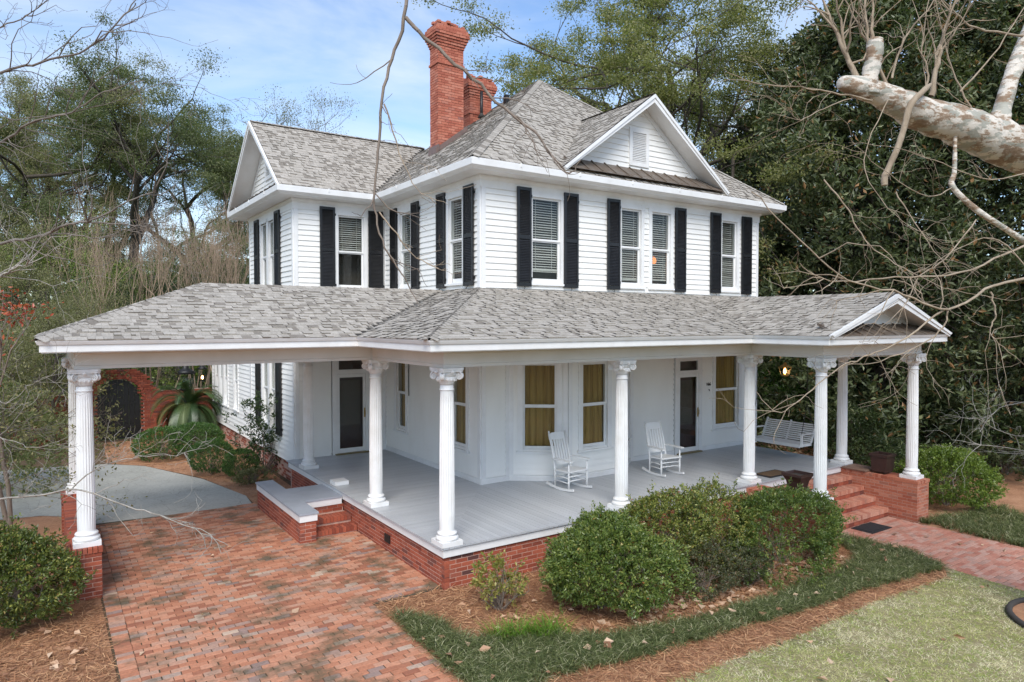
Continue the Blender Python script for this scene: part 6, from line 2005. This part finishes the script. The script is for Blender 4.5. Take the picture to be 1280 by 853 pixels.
# an overhead limb whose tips hang into the top of the view
over = pix([(1440, -260, 9.5), (1200, -330, 7.6), (900, -300, 6.2), (700, -190, 5.4), (560, -80, 5.0), (512, -10, 4.9)])
limb('limb', syc, [(SP.x + .3, SP.y, 8.2)] + [tuple(p) for p in over], [.2, .16, .13, .10, .06, .035, .02], M_TAN, 8, 5, .03, 9)
twig_spray(syc, pix([(512, -10, 4.9), (497, 50, 4.85), (480, 110, 4.8), (473, 190, 4.75), (468, 250, 4.7), (478, 300, 4.7), (500, 340, 4.7), (522, 377, 4.7)]), .014, M_TWIG, 470, 7, .35, 1, 'branch', .7, -.1)
twig_spray(syc, pix([(507, 22, 4.88), (540, 55, 4.85), (590, 98, 4.8), (630, 135, 4.75), (668, 165, 4.7), (690, 195, 4.65), (712, 216, 4.65), (725, 200, 4.65)]), .015, M_TWIG, 471, 7, .30, 1, 'branch', .7, -.15)
twig_spray(syc, pix([(480, 130, 4.8), (500, 190, 4.8), (520, 235, 4.75), (560, 258, 4.7)]), .006, M_TAN, 472, 5, .25, 1, 'branch', .7, -.1)
twig_spray(syc, pix([(474, 265, 4.7), (500, 300, 4.7), (535, 330, 4.7), (560, 338, 4.7)]), .006, M_TAN, 473, 5, .2, 1, 'branch', .7, -.1)
# edging ring round the sycamore
ring = wempty('tree_ring', tuple(SP)); tag(ring, 'dark edging ring round the sycamore base at the right edge of the lawn', 'edging')
rr = MB(); pts = [(SP.x + 1.12 * math.cos(a), SP.y + 1.12 * math.sin(a), ground_z(SP.x + 1.12 * math.cos(a)) + .04) for a in np.linspace(0, 2 * PI, 49)]
rr.tube(pts, .045, 8, False); rr.build('edging', M_DARK, ring)
rm = MB(); rm.add([(SP.x + 1.1 * math.cos(a), SP.y + 1.1 * math.sin(a), ground_z(SP.x + 1.1 * math.cos(a)) + .02) for a in np.linspace(0, 2 * PI, 33)[:-1]], [tuple(range(32))]); rm.build('mulch', M_MULCH, ring)

# bare tree just outside the left edge
LP = Vector((*tuple(at_ground(-190, 8.5))[:2], -.68))
lt = wempty('bare_tree', tuple(LP)); tag(lt, 'bare lichen grey tree whose thin limbs reach in from the left edge', 'tree')
limb('trunk', lt, [tuple(LP + Vector((0, 0, -.1))), tuple(LP + Vector((.03, 0, 1.5))), tuple(LP + Vector((.0, .06, 3.2))), tuple(LP + Vector((-.1, .1, 5.0))), tuple(LP + Vector((.1, .1, 7.5)))], [.20, .17, .15, .12, .06], M_BARKG, 12, 6, .03, 21)
T1, T2, T3 = LP + Vector((0, .05, 2.7)), LP + Vector((-.05, .1, 4.2)), LP + Vector((.0, .1, 1.3))
left = [(T2, [(-60, 130, 7.6), (0, 92, 7.3), (50, 78, 7.2), (110, 62, 7.0), (150, 25, 6.9), (170, 5, 6.9)], .03), (T2, [(-50, 60, 7.4), (0, 35, 7.2), (40, 15, 7.1), (70, -10, 7)], .02), (T2, [(-50, 200, 7.6), (0, 178, 7.4), (45, 150, 7.2), (90, 140, 7.1), (130, 115, 7.0), (180, 100, 7.0)], .028), (T2, [(-40, 160, 7.5), (20, 150, 7.3), (80, 142, 7.2), (140, 128, 7.1), (200, 105, 7.1), (260, 110, 7.1)], .012),
        (T1, [(-60, 330, 7.8), (0, 305, 7.5), (45, 296, 7.4), (85, 282, 7.3), (125, 272, 7.2), (160, 252, 7.1), (195, 240, 7.1)], .036), (T1, [(110, 278, 7.25), (160, 281, 7.2), (190, 284, 7.1), (215, 272, 7.1)], .016), (T1, [(85, 293, 7.3), (120, 298, 7.2), (160, 288, 7.1), (200, 300, 7.1)], .014), (T1, [(-40, 370, 7.6), (0, 345, 7.4), (20, 335, 7.3), (38, 330, 7.3)], .03),
        (T3, [(-60, 640, 6.9), (0, 624, 6.6), (60, 618, 6.5), (100, 612, 6.4), (150, 630, 6.3), (200, 645, 6.25), (245, 662, 6.2), (285, 682, 6.2)], .020), (T3, [(85, 615, 6.45), (115, 590, 6.4), (150, 575, 6.4), (190, 570, 6.4), (235, 568, 6.4)], .012), (T3, [(-40, 560, 7), (10, 550, 6.8), (40, 560, 6.7), (75, 552, 6.6)], .009), (T3, [(-30, 520, 7.2), (10, 505, 7), (40, 480, 6.9), (60, 470, 6.9)], .009)]
for i, (T, pa, r0) in enumerate(left):
    q = pix(pa); start = [tuple(T)] if pa[0][0] < -20 else []
    twig_spray(lt, start + [tuple(p) for p in q], r0 * .62, M_LICH if i > 6 else M_BARKG, 500 + i, 13 if r0 > .011 else 8, .62 if r0 > .02 else .42, 2, 'branch', .5, .08)
